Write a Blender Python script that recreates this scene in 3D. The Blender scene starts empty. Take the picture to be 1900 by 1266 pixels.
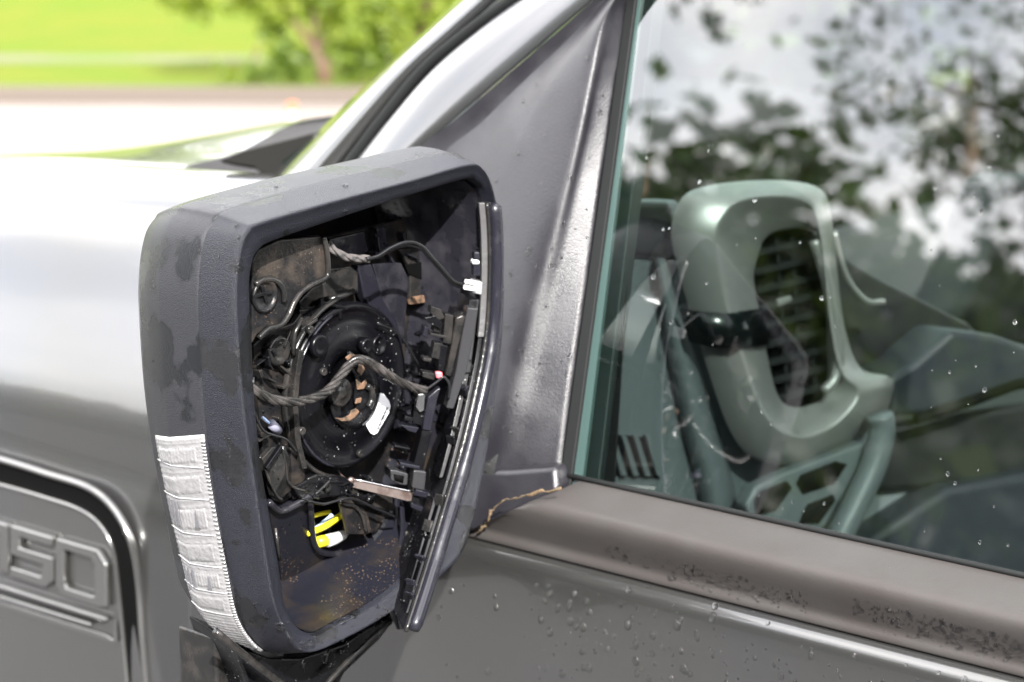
import bpy, bmesh, math, random
from mathutils import Vector, Matrix, noise
from math import radians, sin, cos, pi, sqrt
random.seed(7)
S = bpy.context.scene
COL = S.collection

# ------------------------------------------------------------------ camera
HEAD, PITCH, FPX = radians(52.0), radians(12.6), 3500.0
CAM = Vector((-1.12, -0.856, 1.65))
cd = bpy.data.cameras.new('camera')
cam = bpy.data.objects.new('camera', cd)
COL.objects.link(cam)
cam.location = CAM
cam.rotation_euler = (pi / 2 - PITCH, 0, -HEAD)
cd.sensor_width = 36.0
cd.lens = FPX / 1900 * 36
cd.clip_start = 0.05
cd.clip_end = 800
cd.dof.use_dof = True
cd.dof.focus_distance = 1.27
cd.dof.aperture_fstop = 6.3
S.camera = cam

# ------------------------------------------------------------------ world, sun, exposure
SUN_HEAD, SUN_EL = radians(40), radians(36)      # lamp in place of the camera flash: heading and downward angle of its light
W = bpy.data.worlds.new('World')
S.world = W
W.use_nodes = True
nt = W.node_tree
for n in list(nt.nodes):
    nt.nodes.remove(n)
out = nt.nodes.new('ShaderNodeOutputWorld')
bg = nt.nodes.new('ShaderNodeBackground')
sky = nt.nodes.new('ShaderNodeTexSky')
sky.sky_type = 'NISHITA'
sky.sun_disc = False
sky.sun_elevation = SUN_EL
sky.sun_rotation = SUN_HEAD + pi
tc = nt.nodes.new('ShaderNodeTexCoord')
cn = nt.nodes.new('ShaderNodeTexNoise')
cn.inputs['Scale'].default_value = 4.0
cn.inputs['Detail'].default_value = 6
cr = nt.nodes.new('ShaderNodeValToRGB')
cr.color_ramp.elements[0].position = 0.36
cr.color_ramp.elements[0].color = (0.36, 0.36, 0.36, 1)
cr.color_ramp.elements[1].position = 0.6
cr.color_ramp.elements[1].color = (1, 1, 1, 1)
mx = nt.nodes.new('ShaderNodeMixRGB')
mx.inputs['Color2'].default_value = (11.8, 11.4, 11.2, 1)
bg.inputs['Strength'].default_value = 0.115
nt.links.new(tc.outputs['Generated'], cn.inputs['Vector'])
nt.links.new(cn.outputs['Fac'], cr.inputs['Fac'])
nt.links.new(cr.outputs['Color'], mx.inputs['Fac'])
nt.links.new(sky.outputs['Color'], mx.inputs['Color1'])
nt.links.new(mx.outputs['Color'], bg.inputs['Color'])
nt.links.new(bg.outputs['Background'], out.inputs['Surface'])

sd = bpy.data.lights.new('flash_sun', 'SUN')  # plays the camera flash, aimed from behind the camera
sd.energy = 3.2
sd.angle = radians(0.7)
sd.color = (1.0, 0.97, 0.93)
flash_sun = bpy.data.objects.new('flash_sun', sd)
COL.objects.link(flash_sun)
L = Vector((sin(SUN_HEAD) * cos(SUN_EL), cos(SUN_HEAD) * cos(SUN_EL), -sin(SUN_EL)))
flash_sun.rotation_euler = L.to_track_quat('-Z', 'Y').to_euler()
flash_sun.location = (-3, -3, 6)

S.view_settings.view_transform = 'Standard'
S.view_settings.look = 'None'
S.view_settings.exposure = 2.1
S.view_settings.gamma = 1
S.view_settings.use_curve_mapping = False
S.render.engine = 'CYCLES'
S.cycles.max_bounces = 10
S.cycles.transparent_max_bounces = 16
S.cycles.use_denoising = True
S.cycles.sample_clamp_indirect = 12

# ------------------------------------------------------------------ measuring: a sight line met with a real plane of the car
FW = Vector((sin(HEAD), cos(HEAD), 0)); RT = Vector((cos(HEAD), -sin(HEAD), 0)); UZ = Vector((0, 0, 1))
AX = FW * cos(PITCH) - UZ * sin(PITCH); UP = FW * sin(PITCH) + UZ * cos(PITCH)
def ray(x, y):
    return AX + RT * ((x - 950) / FPX) - UP * ((y - 633) / FPX)
def onp(x, y, n, p0):
    r = ray(x, y); n = Vector(n); p0 = Vector(p0)
    return CAM + r * (n.dot(p0 - CAM) / n.dot(r))
def PY(x, y, Y=0.0): return onp(x, y, (0, 1, 0), (0, Y, 0))
def PZ(x, y, z=0.0): return onp(x, y, (0, 0, 1), (0, 0, z))
TUM = 0.30                                            # how far the cabin side leans in per metre of height
def PX(x, y, X0=0.0, k=0.0, z0=1.222): return onp(x, y, (1, 0, -k), (X0, 0, z0))
def PG(x, y, off=0.0): return PX(x, y, 0.030 + off, TUM)

# ------------------------------------------------------------------ materials
MATS = {}
def nodes_of(m):
    return m.node_tree.nodes, m.node_tree.links, m.node_tree.nodes['Principled BSDF']
def mat(name, col, rough=0.5, metal=0.0, bump=None, var=None, coat=0.0, spec=0.5, rvar=None, spots=None):
    """bump=(scale, strength, distance); var=(scale, colour2, lo, hi); rvar=(scale, rough2, lo, hi); spots=(scale, colour, size)"""
    m = bpy.data.materials.new(name); m.use_nodes = True
    N, K, b = nodes_of(m)
    b.inputs['Base Color'].default_value = (*col, 1)
    b.inputs['Roughness'].default_value = rough
    b.inputs['Metallic'].default_value = metal
    b.inputs['Coat Weight'].default_value = coat
    b.inputs['Coat Roughness'].default_value = 0.04
    b.inputs['Specular IOR Level'].default_value = spec
    co = N.new('ShaderNodeTexCoord')
    def ramp(scale, lo, hi, detail=5.0):
        t = N.new('ShaderNodeTexNoise'); t.inputs['Scale'].default_value = scale; t.inputs['Detail'].default_value = detail
        r = N.new('ShaderNodeMapRange'); r.inputs['From Min'].default_value = lo; r.inputs['From Max'].default_value = hi
        K.new(co.outputs['Object'], t.inputs['Vector']); K.new(t.outputs['Fac'], r.inputs['Value'])
        return r.outputs['Result']
    colour = None
    if var:
        f = ramp(var[0], var[2], var[3])
        x = N.new('ShaderNodeMixRGB'); x.inputs['Color1'].default_value = (*col, 1); x.inputs['Color2'].default_value = (*var[1], 1)
        K.new(f, x.inputs['Fac']); colour = x.outputs['Color']
    if spots:
        v = N.new('ShaderNodeTexVoronoi'); v.inputs['Scale'].default_value = spots[0]
        K.new(co.outputs['Object'], v.inputs['Vector'])
        r = N.new('ShaderNodeMapRange'); r.inputs['From Min'].default_value = spots[2]; r.inputs['From Max'].default_value = spots[2] * 0.6
        K.new(v.outputs['Distance'], r.inputs['Value'])
        ml = N.new('ShaderNodeMath'); ml.operation = 'MULTIPLY'
        K.new(r.outputs['Result'], ml.inputs[0]); K.new(ramp(spots[0] * 0.12, 0.5, 0.62), ml.inputs[1])
        x = N.new('ShaderNodeMixRGB'); x.inputs['Color1'].default_value = (*col, 1); x.inputs['Color2'].default_value = (*spots[1], 1)
        if colour: K.new(colour, x.inputs['Color1'])
        K.new(ml.outputs['Value'], x.inputs['Fac']); colour = x.outputs['Color']
    if colour: K.new(colour, b.inputs['Base Color'])
    if rvar:
        f = ramp(rvar[0], rvar[2], rvar[3])
        r = N.new('ShaderNodeMapRange'); r.inputs['To Min'].default_value = rough; r.inputs['To Max'].default_value = rvar[1]
        K.new(f, r.inputs['Value']); K.new(r.outputs['Result'], b.inputs['Roughness'])
    if bump:
        t = N.new('ShaderNodeTexNoise'); t.inputs['Scale'].default_value = bump[0]; t.inputs['Detail'].default_value = 3
        K.new(co.outputs['Object'], t.inputs['Vector'])
        bp = N.new('ShaderNodeBump'); bp.inputs['Strength'].default_value = bump[1]; bp.inputs['Distance'].default_value = bump[2]
        K.new(t.outputs['Fac'], bp.inputs['Height']); K.new(bp.outputs['Normal'], b.inputs['Normal'])
    MATS[name] = m
    return m
def glassy(name, tint, ior, rough=0.0):
    m = bpy.data.materials.new(name); m.use_nodes = True
    N, K = m.node_tree.nodes, m.node_tree.links
    for n in list(N): N.remove(n)
    o = N.new('ShaderNodeOutputMaterial'); t = N.new('ShaderNodeBsdfTransparent'); g = N.new('ShaderNodeBsdfGlossy')
    g.inputs['Roughness'].default_value = rough
    t.inputs['Color'].default_value = (*tint, 1)
    fr = N.new('ShaderNodeFresnel'); fr.inputs['IOR'].default_value = ior
    ge = N.new('ShaderNodeNewGeometry'); sb = N.new('ShaderNodeMath'); sb.operation = 'SUBTRACT'; sb.inputs[0].default_value = 1
    ml = N.new('ShaderNodeMath'); ml.operation = 'MULTIPLY'
    K.new(ge.outputs['Backfacing'], sb.inputs[1]); K.new(sb.outputs[0], ml.inputs[0]); K.new(fr.outputs[0], ml.inputs[1])
    mx = N.new('ShaderNodeMixShader'); K.new(ml.outputs[0], mx.inputs['Fac']); K.new(t.outputs[0], mx.inputs[1]); K.new(g.outputs[0], mx.inputs[2])
    K.new(mx.outputs[0], o.inputs['Surface'])
    return m
M_PAINT = mat('grey_metallic_paint', (0.145, 0.148, 0.154), 0.26, 0.85, bump=(2600, 0.06, 0.0004), coat=1.0, var=(3, (0.145, 0.145, 0.14), .4, .6))
M_PILLAR = M_PAINT
M_BEZEL = mat('grained_plastic', (0.011, 0.012, 0.018), 0.36, 0, spec=.36, bump=(1350, .9, 0.0011), rvar=(20, 0.13, .57, .60), var=(20, (0.007, 0.0075, 0.009), .56, .59))
M_SHELL = mat('weathered_grained_plastic', (0.024, 0.025, 0.029), 0.40, 0, spec=.32, bump=(1300, 0.7, 0.0007), var=(24, (0.012, 0.013, 0.015), .53, .56), rvar=(24, .2, .54, .57))
M_SAIL = mat('dull_black_plastic', (0.013, 0.0125, 0.016), 0.32, 0, bump=(900, 0.45, 0.0006), spec=.85, rvar=(30, .45, .4, .6))
M_LINER = mat('dirty_smooth_plastic', (0.009, 0.0095, 0.014), 0.30, 0, spec=.3, bump=(120, .25, .001), var=(30, (0.022, 0.017, 0.013), .48, .70), spots=(380, (0.15, 0.10, 0.06), .22))
M_LINERW = mat('smooth_wall_plastic', (0.012, 0.012, 0.016), 0.16, 0, spec=.5, bump=(45, .7, .002), var=(60, (0.030, 0.029, 0.033), .45, .7))
M_DUSTY = mat('dusty_plastic', (0.008, 0.008, 0.009), 0.34, 0, spec=.3, bump=(320, .5, .0008), var=(60, (0.038, 0.031, 0.026), .46, .70), spots=(420, (0.14, .09, .06), .20))
M_BLACK = mat('wet_black_plastic', (0.004, 0.004, 0.005), 0.14, 0, spec=.4, bump=(160, .3, .0008), rvar=(50, .4, .45, .6), spots=(330, (0.5, 0.5, 0.5), .17))  # pale specks in the base colour imitate wet glints
M_MOTOR = mat('motor_black_plastic', (0.003, 0.003, 0.004), 0.26, 0, spec=.25, bump=(200, .15, .0006), spots=(260, (0.45, 0.45, 0.45), .15))  # grey specks in the colour stand for glints on the wet motor
M_GREY = mat('grey_worn_plastic', (0.012, 0.012, 0.012), 0.20, 0, spec=.45, bump=(180, .5, .001), var=(70, (0.030, .027, .025), .45, .68))
M_RIM = mat('glossy_rim_plastic', (0.012, 0.012, 0.017), 0.12, 0, bump=(60, .25, .001), rvar=(40, .35, .5, .6))
M_CABLE = mat('braided_cable', (0.014, 0.013, 0.012), 0.22, 0, bump=(700, .5, .0006), var=(90, (0.045, .04, .038), .45, .65))
M_WIRE = mat('black_wire', (0.010, 0.010, 0.011), 0.12)
M_SLEEVE = mat('cloth_sleeve', (0.08, 0.072, 0.07), 0.8, 0, bump=(600, .8, .001), var=(200, (0.03, .03, .03), .5, .6))
M_STEEL = mat('thin_spring_steel', (0.22, 0.18, 0.165), 0.45, 0.7, bump=(300, .3, .0004), var=(120, (.12, .085, .075), .45, .62))
M_CHROME = mat('bright_metal', (0.8, 0.8, 0.8), 0.15, 1)
M_LABEL = mat('white_label', (0.72, 0.73, 0.76), 0.5)
M_INK = mat('label_ink', (0.03, 0.03, 0.035), 0.6)
M_RUST = mat('rusty_clay', (0.15, 0.085, 0.05), 0.7, 0, bump=(300, .6, .001), var=(190, (0.04, .03, .02), .45, .6))
M_YEL = mat('yellow_plastic', (0.75, 0.66, 0.02), 0.35)
M_BLU = mat('pale_blue_wire', (0.42, 0.55, 0.80), 0.35)
M_OFFW = mat('off_white_plastic', (0.62, 0.63, 0.62), 0.35)
M_RED = mat('pink_red_wire', (0.72, 0.16, 0.18), 0.3)
M_MOULD = mat('weathered_trim_rubber', (0.050, 0.046, 0.044), 0.50, 0, bump=(500, .3, .0006), var=(12, (0.045, .040, .038), .42, .60), rvar=(9, .38, .45, .6), spec=.3)
M_MOULDV = mat('trim_rubber_side', (0.105, 0.092, 0.086), 0.38, 0, bump=(500, .3, .0006), var=(12, (0.13, .115, .108), .4, .6))
M_SEAL = mat('window_seal_rubber', (0.008, 0.009, 0.009), 0.65, spec=.25)
M_DIRT = mat('dried_leaf_dirt', (0.15, 0.10, 0.055), 0.9, 0, bump=(400, .8, .002), var=(120, (.10, .075, .045), .4, .6))
M_GLASS = glassy('tinted_glass', (0.68, 0.725, 0.71), 2.8)
M_WS = glassy('windscreen_glass', (0.80, 0.88, 0.86), 1.5)
M_GEDGE = mat('glass_edge', (0.045, 0.075, 0.07), 0.12, 0)
M_CHAN = mat('run_channel_felt', (0.035, 0.05, 0.048), 0.5)
M_SILV = mat('silver_trim', (0.34, 0.335, 0.325), 0.40, 0.5)
M_DASHG = mat('grey_interior_plastic', (0.125, 0.145, 0.152), 0.42, 0, bump=(500, .2, .0006), spec=.7)
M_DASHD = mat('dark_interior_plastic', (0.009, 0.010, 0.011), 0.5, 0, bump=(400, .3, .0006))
M_DASHB = mat('blue_grey_interior_plastic', (0.018, 0.022, 0.028), 0.5, 0, bump=(400, .3, .0006))
M_LOUV = mat('black_louvre_plastic', (0.022, 0.024, 0.024), 0.25)
M_HEADL = mat('headliner_cloth', (0.09, 0.095, 0.09), 0.9)
M_LENS = mat('clear_ribbed_lens', (0.38, 0.375, 0.38), 0.16, 0.45, bump=(230, .7, .0015), coat=.6)
M_LENSD = mat('lens_reflector_shade', (0.30, 0.30, 0.32), 0.15, 0.7, bump=(220, .5, .001))
M_BADGE = mat('badge_metal', (0.26, 0.26, 0.255), 0.14, 0.9)
M_GAP = mat('panel_gap_black', (0.003, 0.003, 0.003), 0.7, spec=.05)

# ------------------------------------------------------------------ mesh helpers
def props(o, label=None, cat=None, group=None, kind=None):
    if label: o['label'] = label
    if cat: o['category'] = cat
    if group: o['group'] = group
    if kind: o['kind'] = kind
    return o
def empty(name, loc, parent=None, **k):
    o = bpy.data.objects.new(name, None); o.empty_display_size = 0.05
    COL.objects.link(o); o.location = loc
    o['_w'] = list(loc)
    if parent:
        o.parent = parent
        o.matrix_parent_inverse = Matrix.Translation(-Vector(parent['_w']))
    return props(o, **k)
def link(name, me, m, parent=None, **k):
    o = bpy.data.objects.new(name, me); COL.objects.link(o)
    if m: me.materials.append(m)
    if parent:
        o.parent = parent
        if '_w' in parent: o.matrix_parent_inverse = Matrix.Translation(-Vector(parent['_w']))
    return props(o, **k)
def smooth(me):
    for p in me.polygons: p.use_smooth = True
def build(name, v, f, m, parent=None, sm=True, bevel=0, seg=2, norm=True, **k):
    me = bpy.data.meshes.new(name); me.from_pydata([tuple(p) for p in v], [], f); me.update()
    if norm:
        b = bmesh.new(); b.from_mesh(me); bmesh.ops.recalc_face_normals(b, faces=b.faces); b.to_mesh(me); b.free()
    o = link(name, me, m, parent, **k)
    if sm: smooth(me)
    if bevel:
        d = o.modifiers.new('edges', 'BEVEL'); d.width = bevel; d.segments = seg; d.limit_method = 'ANGLE'; d.angle_limit = radians(35)
        d.harden_normals = True
        smooth(me)
    return o
class Bag:
    def __init__(s): s.v = []; s.f = []
    def add(s, v, f):
        n = len(s.v); s.v += [Vector(p) for p in v]; s.f += [tuple(i + n for i in q) for q in f]; return s
    def slab(s, pts, d):
        n = len(pts); d = Vector(d)
        s.add([Vector(p) for p in pts] + [Vector(p) + d for p in pts],
              [tuple(range(n)), tuple(range(2 * n - 1, n - 1, -1))] + [(i, i + n, (i + 1) % n + n, (i + 1) % n) for i in range(n)]); return s
    def box(s, c, sx, sy, sz, R=None):
        R = R or Matrix.Identity(3); c = Vector(c)
        p = [c + R @ Vector((x * sx / 2, y * sy / 2, z * sz / 2)) for z in (-1, 1) for x, y in ((-1, -1), (1, -1), (1, 1), (-1, 1))]
        s.add(p, [(0, 3, 2, 1), (4, 5, 6, 7), (0, 1, 5, 4), (1, 2, 6, 5), (2, 3, 7, 6), (3, 0, 4, 7)]); return s
    def tube(s, pts, r, n=8, cap=True, flat=1.0):
        pts = [Vector(p) for p in pts]; m = len(pts); v = []; f = []
        up = Vector((0.13, 0.2, 0.97)); prev = None
        for i, p in enumerate(pts):
            t = (pts[min(i + 1, m - 1)] - pts[max(i - 1, 0)]).normalized()
            a = prev - t * prev.dot(t) if prev else t.cross(up)
            if a.length < 1e-6: a = t.orthogonal()
            a.normalize(); prev = a; b = t.cross(a)
            rr = r[i] if isinstance(r, (list, tuple)) else r
            for k in range(n):
                an = 2 * pi * k / n; v.append(p + a * cos(an) * rr + b * sin(an) * rr * flat)
        for i in range(m - 1):
            for k in range(n):
                f.append((i * n + k, i * n + (k + 1) % n, (i + 1) * n + (k + 1) % n, (i + 1) * n + k))
        if cap: f.append(tuple(range(n - 1, -1, -1))); f.append(tuple(range((m - 1) * n, m * n)))
        s.add(v, f); return s
    def lathe(s, c, axis, prof, n=40):
        """prof: (radius, height along axis)"""
        ax = Vector(axis).normalized(); a = ax.orthogonal().normalized(); b = ax.cross(a); c = Vector(c); v = []; f = []
        for r, h in prof:
            for k in range(n):
                an = 2 * pi * k / n; v.append(c + ax * h + (a * cos(an) + b * sin(an)) * r)
        for i in range(len(prof) - 1):
            for k in range(n): f.append((i * n + k, i * n + (k + 1) % n, (i + 1) * n + (k + 1) % n, (i + 1) * n + k))
        f.append(tuple(range(n))); f.append(tuple(range((len(prof) - 1) * n, len(prof) * n)))
        s.add(v, f); return s
    def go(s, name, m, parent=None, **k): return build(name, s.v, s.f, m, parent, **k)
def cr_open(p, seg=6):
    p = [Vector(q) for q in p]; q = [p[0] * 2 - p[1]] + p + [p[-1] * 2 - p[-2]]; r = []
    for i in range(1, len(q) - 2):
        for k in range(seg):
            t = k / seg; a, b, c, d = q[i - 1], q[i], q[i + 1], q[i + 2]
            r.append(0.5 * ((2 * b) + (c - a) * t + (2 * a - 5 * b + 4 * c - d) * t * t + (3 * b - a - 3 * c + d) * t ** 3))
    return r + [p[-1]]
def cr_closed(p, seg=6):
    p = [Vector(q) for q in p]; n = len(p); r = []
    for i in range(n):
        for k in range(seg):
            t = k / seg; a, b, c, d = p[i - 1], p[i], p[(i + 1) % n], p[(i + 2) % n]
            r.append(0.5 * ((2 * b) + (c - a) * t + (2 * a - 5 * b + 4 * c - d) * t * t + (3 * b - a - 3 * c + d) * t ** 3))
    return r
def loft(rings, closed=True, cap=False):
    n = len(rings[0]); v = [p for r in rings for p in r]; f = []
    for i in range(len(rings) - 1):
        for k in range(n if closed else n - 1):
            f.append((i * n + k, i * n + (k + 1) % n, (i + 1) * n + (k + 1) % n, (i + 1) * n + k))
    if cap: f.append(tuple(range((len(rings) - 1) * n, len(rings) * n)))
    return v, f
def sub(o, lv=1):
    d = o.modifiers.new('round', 'SUBSURF'); d.levels = lv; d.render_levels = lv; return o
def plate(name, px, plane, d, m, parent, bevel=0.0008, rnd=0, **k):
    """an outline measured off the photograph, stood on its own plane and given real thickness d"""
    pts = [plane(*q) for q in px]
    if rnd: pts = cr_closed(pts, rnd)
    return Bag().slab(pts, d).go(name, m, parent, bevel=bevel, **k)

# ================================================================== SETTING
M_GRASS = mat('lawn_grass', (0.105, 0.125, 0.018), 0.9, 0, spec=.05, bump=(6, .8, .05), var=(1.3, (0.085, 0.125, 0.016), .4, .65))
M_CONC = mat('pale_concrete', (0.20, 0.175, 0.16), 0.7, 0, bump=(30, .3, .004), var=(.8, (0.17, .15, .135), .4, .6))
M_ASPH = mat('wet_asphalt', (0.052, 0.051, 0.052), 0.6, 0, bump=(60, .6, .01), var=(1.2, (0.07, .069, .069), .4, .6))
M_KERB = mat('kerb_stone', (0.10, 0.08, 0.065), 0.8, 0, bump=(40, .4, .004))
def sheet(name, pts, m, **k): return build(name, pts, [tuple(range(len(pts)))], m, None, sm=False, norm=False, kind='structure', **k)
# frame of the street: it runs across the view, s to the right, d away from the camera
def st(s, d, z=0.0):
    p = Vector((CAM.x, CAM.y, 0)) + FW * d + RT * s; return (p.x, p.y, z)
sheet('ground', [(-400, -400, -0.02), (400, -400, -0.02), (400, 400, -0.02), (-400, 400, -0.02)], M_GRASS)
sheet('driveway', [st(-60, -60), st(60, -60), st(60, 8.6), st(-60, 7.6)], M_ASPH)
sheet('road', [st(-60, 7.6, .004), st(60, 8.6, .004), st(60, 17.0, .004), st(-60, 17.5, .004)], M_CONC)
kb = Bag().slab([st(-60, 17.5, -.05), st(60, 17.0, -.05), st(60, 17.22, -.05), st(-60, 17.72, -.05)], (0, 0, .20))
kb.go('kerb', M_KERB, sm=False, kind='structure')
# lawn rises beyond the kerb, in two banks with a path between
lw = Bag()
rows = [(17.2, .12), (19.5, .24), (22.6, .42)]
def strip(name, rows, m, kind='structure'):
    v = []; f = []; n = 40
    for d, z in rows:
        for i in range(n + 1):
            s = -60 + 120 * i / n
            v.append(st(s, d + .25 - .5 * i / n * .5 * 2 * .5, z + .04 * noise.noise(Vector((s * .2, d * .3, 0)))))
    for r in range(len(rows) - 1):
        for i in range(n): a = r * (n + 1) + i; f.append((a, a + 1, a + n + 2, a + n + 1))
    return build(name, v, f, m, None, kind=kind)
strip('verge_lawn', [(17.4, .13), (18.3, .15), (19.5, .20)], M_GRASS)
strip('pavement', [(19.5, .205), (20.4, .215)], mat('mossy_path', (.105, .105, .05), .8, 0, var=(1.2, (.08, .11, .02), .4, .6)))
strip('lawn_bank', [(20.4, .21), (23, .36), (28, 1.0), (36, 3.2), (50, 7.5), (80, 14)], M_GRASS)

# ------------------------------------------------------------------ trees
M_BARK = mat('brown_bark', (0.085, 0.045, 0.026), 0.85, 0, bump=(20, .8, .02), var=(5, (0.14, .09, .06), .4, .6))
def leafmat(name, a, b, scale=1.5):
    m = mat(name, a, 0.5, 0, var=(scale, b, .4, .6)); N, K, p = nodes_of(m)
    p.inputs['Subsurface Weight'].default_value = 0
    tr = N.new('ShaderNodeBsdfTranslucent'); mixn = N.new('ShaderNodeMixShader'); mixn.inputs['Fac'].default_value = .35
    tr.inputs['Color'].default_value = (a[0] * 1.8, a[1] * 1.9, a[2], 1)
    o = [n for n in N if n.type == 'OUTPUT_MATERIAL'][0]
    K.new(p.outputs[0], mixn.inputs[1]); K.new(tr.outputs[0], mixn.inputs[2]); K.new(mixn.outputs[0], o.inputs['Surface'])
    return m
M_LEAF = leafmat('yellow_green_leaf', (0.17, 0.22, 0.015), (0.08, 0.13, 0.015))
M_LEAFD = leafmat('dark_green_leaf', (0.032, 0.046, 0.020), (0.020, 0.030, 0.015))
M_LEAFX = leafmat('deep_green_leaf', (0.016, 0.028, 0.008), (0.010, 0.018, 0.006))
def leaves(name, blobs, count, size, m, parent, seed=1, flat=.5, droop=0, spread=.16):
    R = random.Random(seed); v = []; f = []
    tot = sum(b[1] ** 2 for b in blobs)
    for c, rad, sq in blobs:
        c = Vector(c); n = int(count * rad * rad / tot)
        # twigs: leaves gather round a number of small clumps in the blob
        cl = [c + Vector((R.gauss(0, 1), R.gauss(0, 1), R.gauss(0, 1) * sq)).normalized() * rad * (R.random() ** .45) for _ in range(max(3, n // 14))]
        for _ in range(n):
            q = R.choice(cl) + Vector((R.gauss(0, 1), R.gauss(0, 1), R.gauss(0, flat))) * rad * spread
            a = Vector((R.gauss(0, 1), R.gauss(0, 1), R.gauss(0, .5) - droop)).normalized() * size * R.uniform(.6, 1.3)
            w = a.cross(Vector((R.gauss(0, 1), R.gauss(0, 1), R.gauss(0, 1)))).normalized() * a.length * .28
            k = len(v); v += [q - a * .5, q + w, q + a * .5, q - w]; f.append((k, k + 1, k + 2, k + 3))
    return build(name, v, f, m, parent, sm=False, norm=False)
def tree(name, base, limbs, blobs, count, size, m, seed, trunk_r=.08, spread=.16, **k):
    t = empty(name, base, **k); b = Bag(); B = Vector(base)
    for l in limbs:
        pts = cr_open([B + Vector(p[:3]) for p in l], 4); n = len(pts)
        r0, r1 = l[0][3], l[-1][3]
        b.tube(pts, [r0 + (r1 - r0) * i / (n - 1) for i in range(n)], 7)
    b.go('trunk', M_BARK, t)
    leaves('crown', [(B + Vector(c), r, s) for c, r, s in blobs], count, size, m, t, seed, spread=spread)
    return t
# the small leafy tree beyond the road: several stems from one foot
tb = Vector(st(-1.76, 17.95, .1))
def off(s, z): return (RT * s + FW * random.uniform(-.3, .3)) + Vector((0, 0, z))
def limb(*p):
    return [(*(RT * s + FW * d + Vector((0, 0, z))), r) for s, d, z, r in p]
tree('flowering_tree', tb, [limb((0, 0, -.1, .075), (-.02, 0, .25, .055), (-.03, .05, .45, .05), (.1, .1, .8, .035), (.2, .1, 1.4, .02)),
                          limb((-.02, 0, .15, .05), (-.12, 0, .40, .045), (-.38, .1, .72, .032), (-.55, 0, 1.1, .02)),
                          limb((-.03, 0, .35, .05), (-.10, 0, .60, .04), (-.14, .1, 1.0, .03)),
                          limb((-.65, 0, -.1, .022), (-.68, 0, .2, .02), (-.62, 0, .4, .012)),
                          limb((.9, 0, .3, .05), (.95, .1, .7, .05), (1.0, .1, 1.2, .04))],
     [(tuple(RT * s + Vector((0, 0, z))), r, .9) for s, z, r in ((-.25, .30, .17), (-.30, .12, .12), (.12, .32, .16), (.38, .2, .2), (-.5, .18, .14), (.6, .4, .25), (-.42, .32, .17), (-.66, .14, .14), (-.98, .14, .12), (-.5, .58, .2), (-.75, .82, .25), (-1.15, .75, .16), (-1.35, .95, .3), (-.35, .95, .3), (.05, .7, .25), (.35, .45, .22), (.2, .18, .16), (.55, .75, .3), (.9, .45, .28), (.1, 1.2, .5), (.9, 1.1, .4), (-.9, 1.25, .4), (1.3, .8, .4), (.75, .15, .2))],
     10000, .085, M_LEAF, 3, label='small bright green multi-stemmed tree growing beyond the kerb across the road', cat='tree')
def bush_tree(name, s, d, z, h, r, n, m, seed, **k):
    b = Vector(st(s, d, z)); R = random.Random(seed)
    tree(name, b, [[(0, 0, -.2, r * .09), (R.uniform(-.2, .2), 0, h * .3, r * .07), (R.uniform(-.4, .4), .2, h * .7, r * .02)],
                   [(0, 0, h * .2, r * .05), (r * .4, .1, h * .5, r * .01)], [(0, 0, h * .25, r * .05), (-r * .4, .1, h * .6, r * .01)]],
         [((R.uniform(-r, r) * .6, R.uniform(-r, r) * .6, h * R.uniform(.35, .85)), r * R.uniform(.4, .7), .8) for _ in range(8)], n, .12 + h * .015, m, seed, **k)
bush_tree('dark_tree', .4, 25, .6, 2.6, 1.3, 1600, M_LEAFD, 11, label='darker green tree standing behind the small bright tree, by the windscreen pillar', cat='tree')
bush_tree('dark_tree', 3.5, 31, 1.5, 6.0, 2.6, 2600, M_LEAF, 12, label='tall light green tree on the bank, seen through the cab', cat='tree')
# marker by the tree foot
mk = Vector(st(-1.86, 16.0, .004))
mo = empty('marker_post', mk, label='small orange and white marker post standing beside the foot of the tree', cat='marker')
Bag().lathe(mk, (0, 0, 1), [(.03, 0), (.03, .05)], 16).go('post', M_OFFW, mo)
Bag().lathe(mk + Vector((0, 0, .05)), (0, 0, 1), [(.034, 0), (.034, .07), (.02, .08)], 16).go('cap', mat('orange_plastic', (.75, .16, .05), .5), mo)

# trees on the near side of the yard: the side window mirrors them
def yard(a_deg, dist, z=0):
    a = radians(a_deg); return (-cos(a) * dist, sin(a) * dist, z)
R = random.Random(5)
for i, (a, dist, h, r) in enumerate([(14, 14, 6.8, 2.2), (20, 15, 7.2, 2.4), (26, 13, 6.5, 2.0), (31, 14.5, 6.9, 2.1), (36, 16, 7.1, 2.2), (41, 18, 7.2, 2.0), (50, 21, 1.8, 2.0), (57, 24, 1.8, 2.0), (8, 17, 7.2, 2.6), (1, 18, 7, 2.6), (23, 17, 7.4, 2.4)]):
    b = Vector(yard(a, dist))
    tree('evergreen_tree', b, [[(0, 0, -.1, .16), (.1, 0, h * .4, .1), (0, .1, h * .85, .03)]],
         [((R.uniform(-r, r) * .55, R.uniform(-r, r) * .55, h * z), r * R.uniform(.42, .58), .9) for z in (.12, .2, .3, .4, .5, .6, .7, .8, .9)],
         5200, .36, M_LEAFD, 30 + i, spread=.34, label='dense dark tree of the row along the yard, mirrored in the side window', cat='tree', group='dark trees along the yard')
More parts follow.
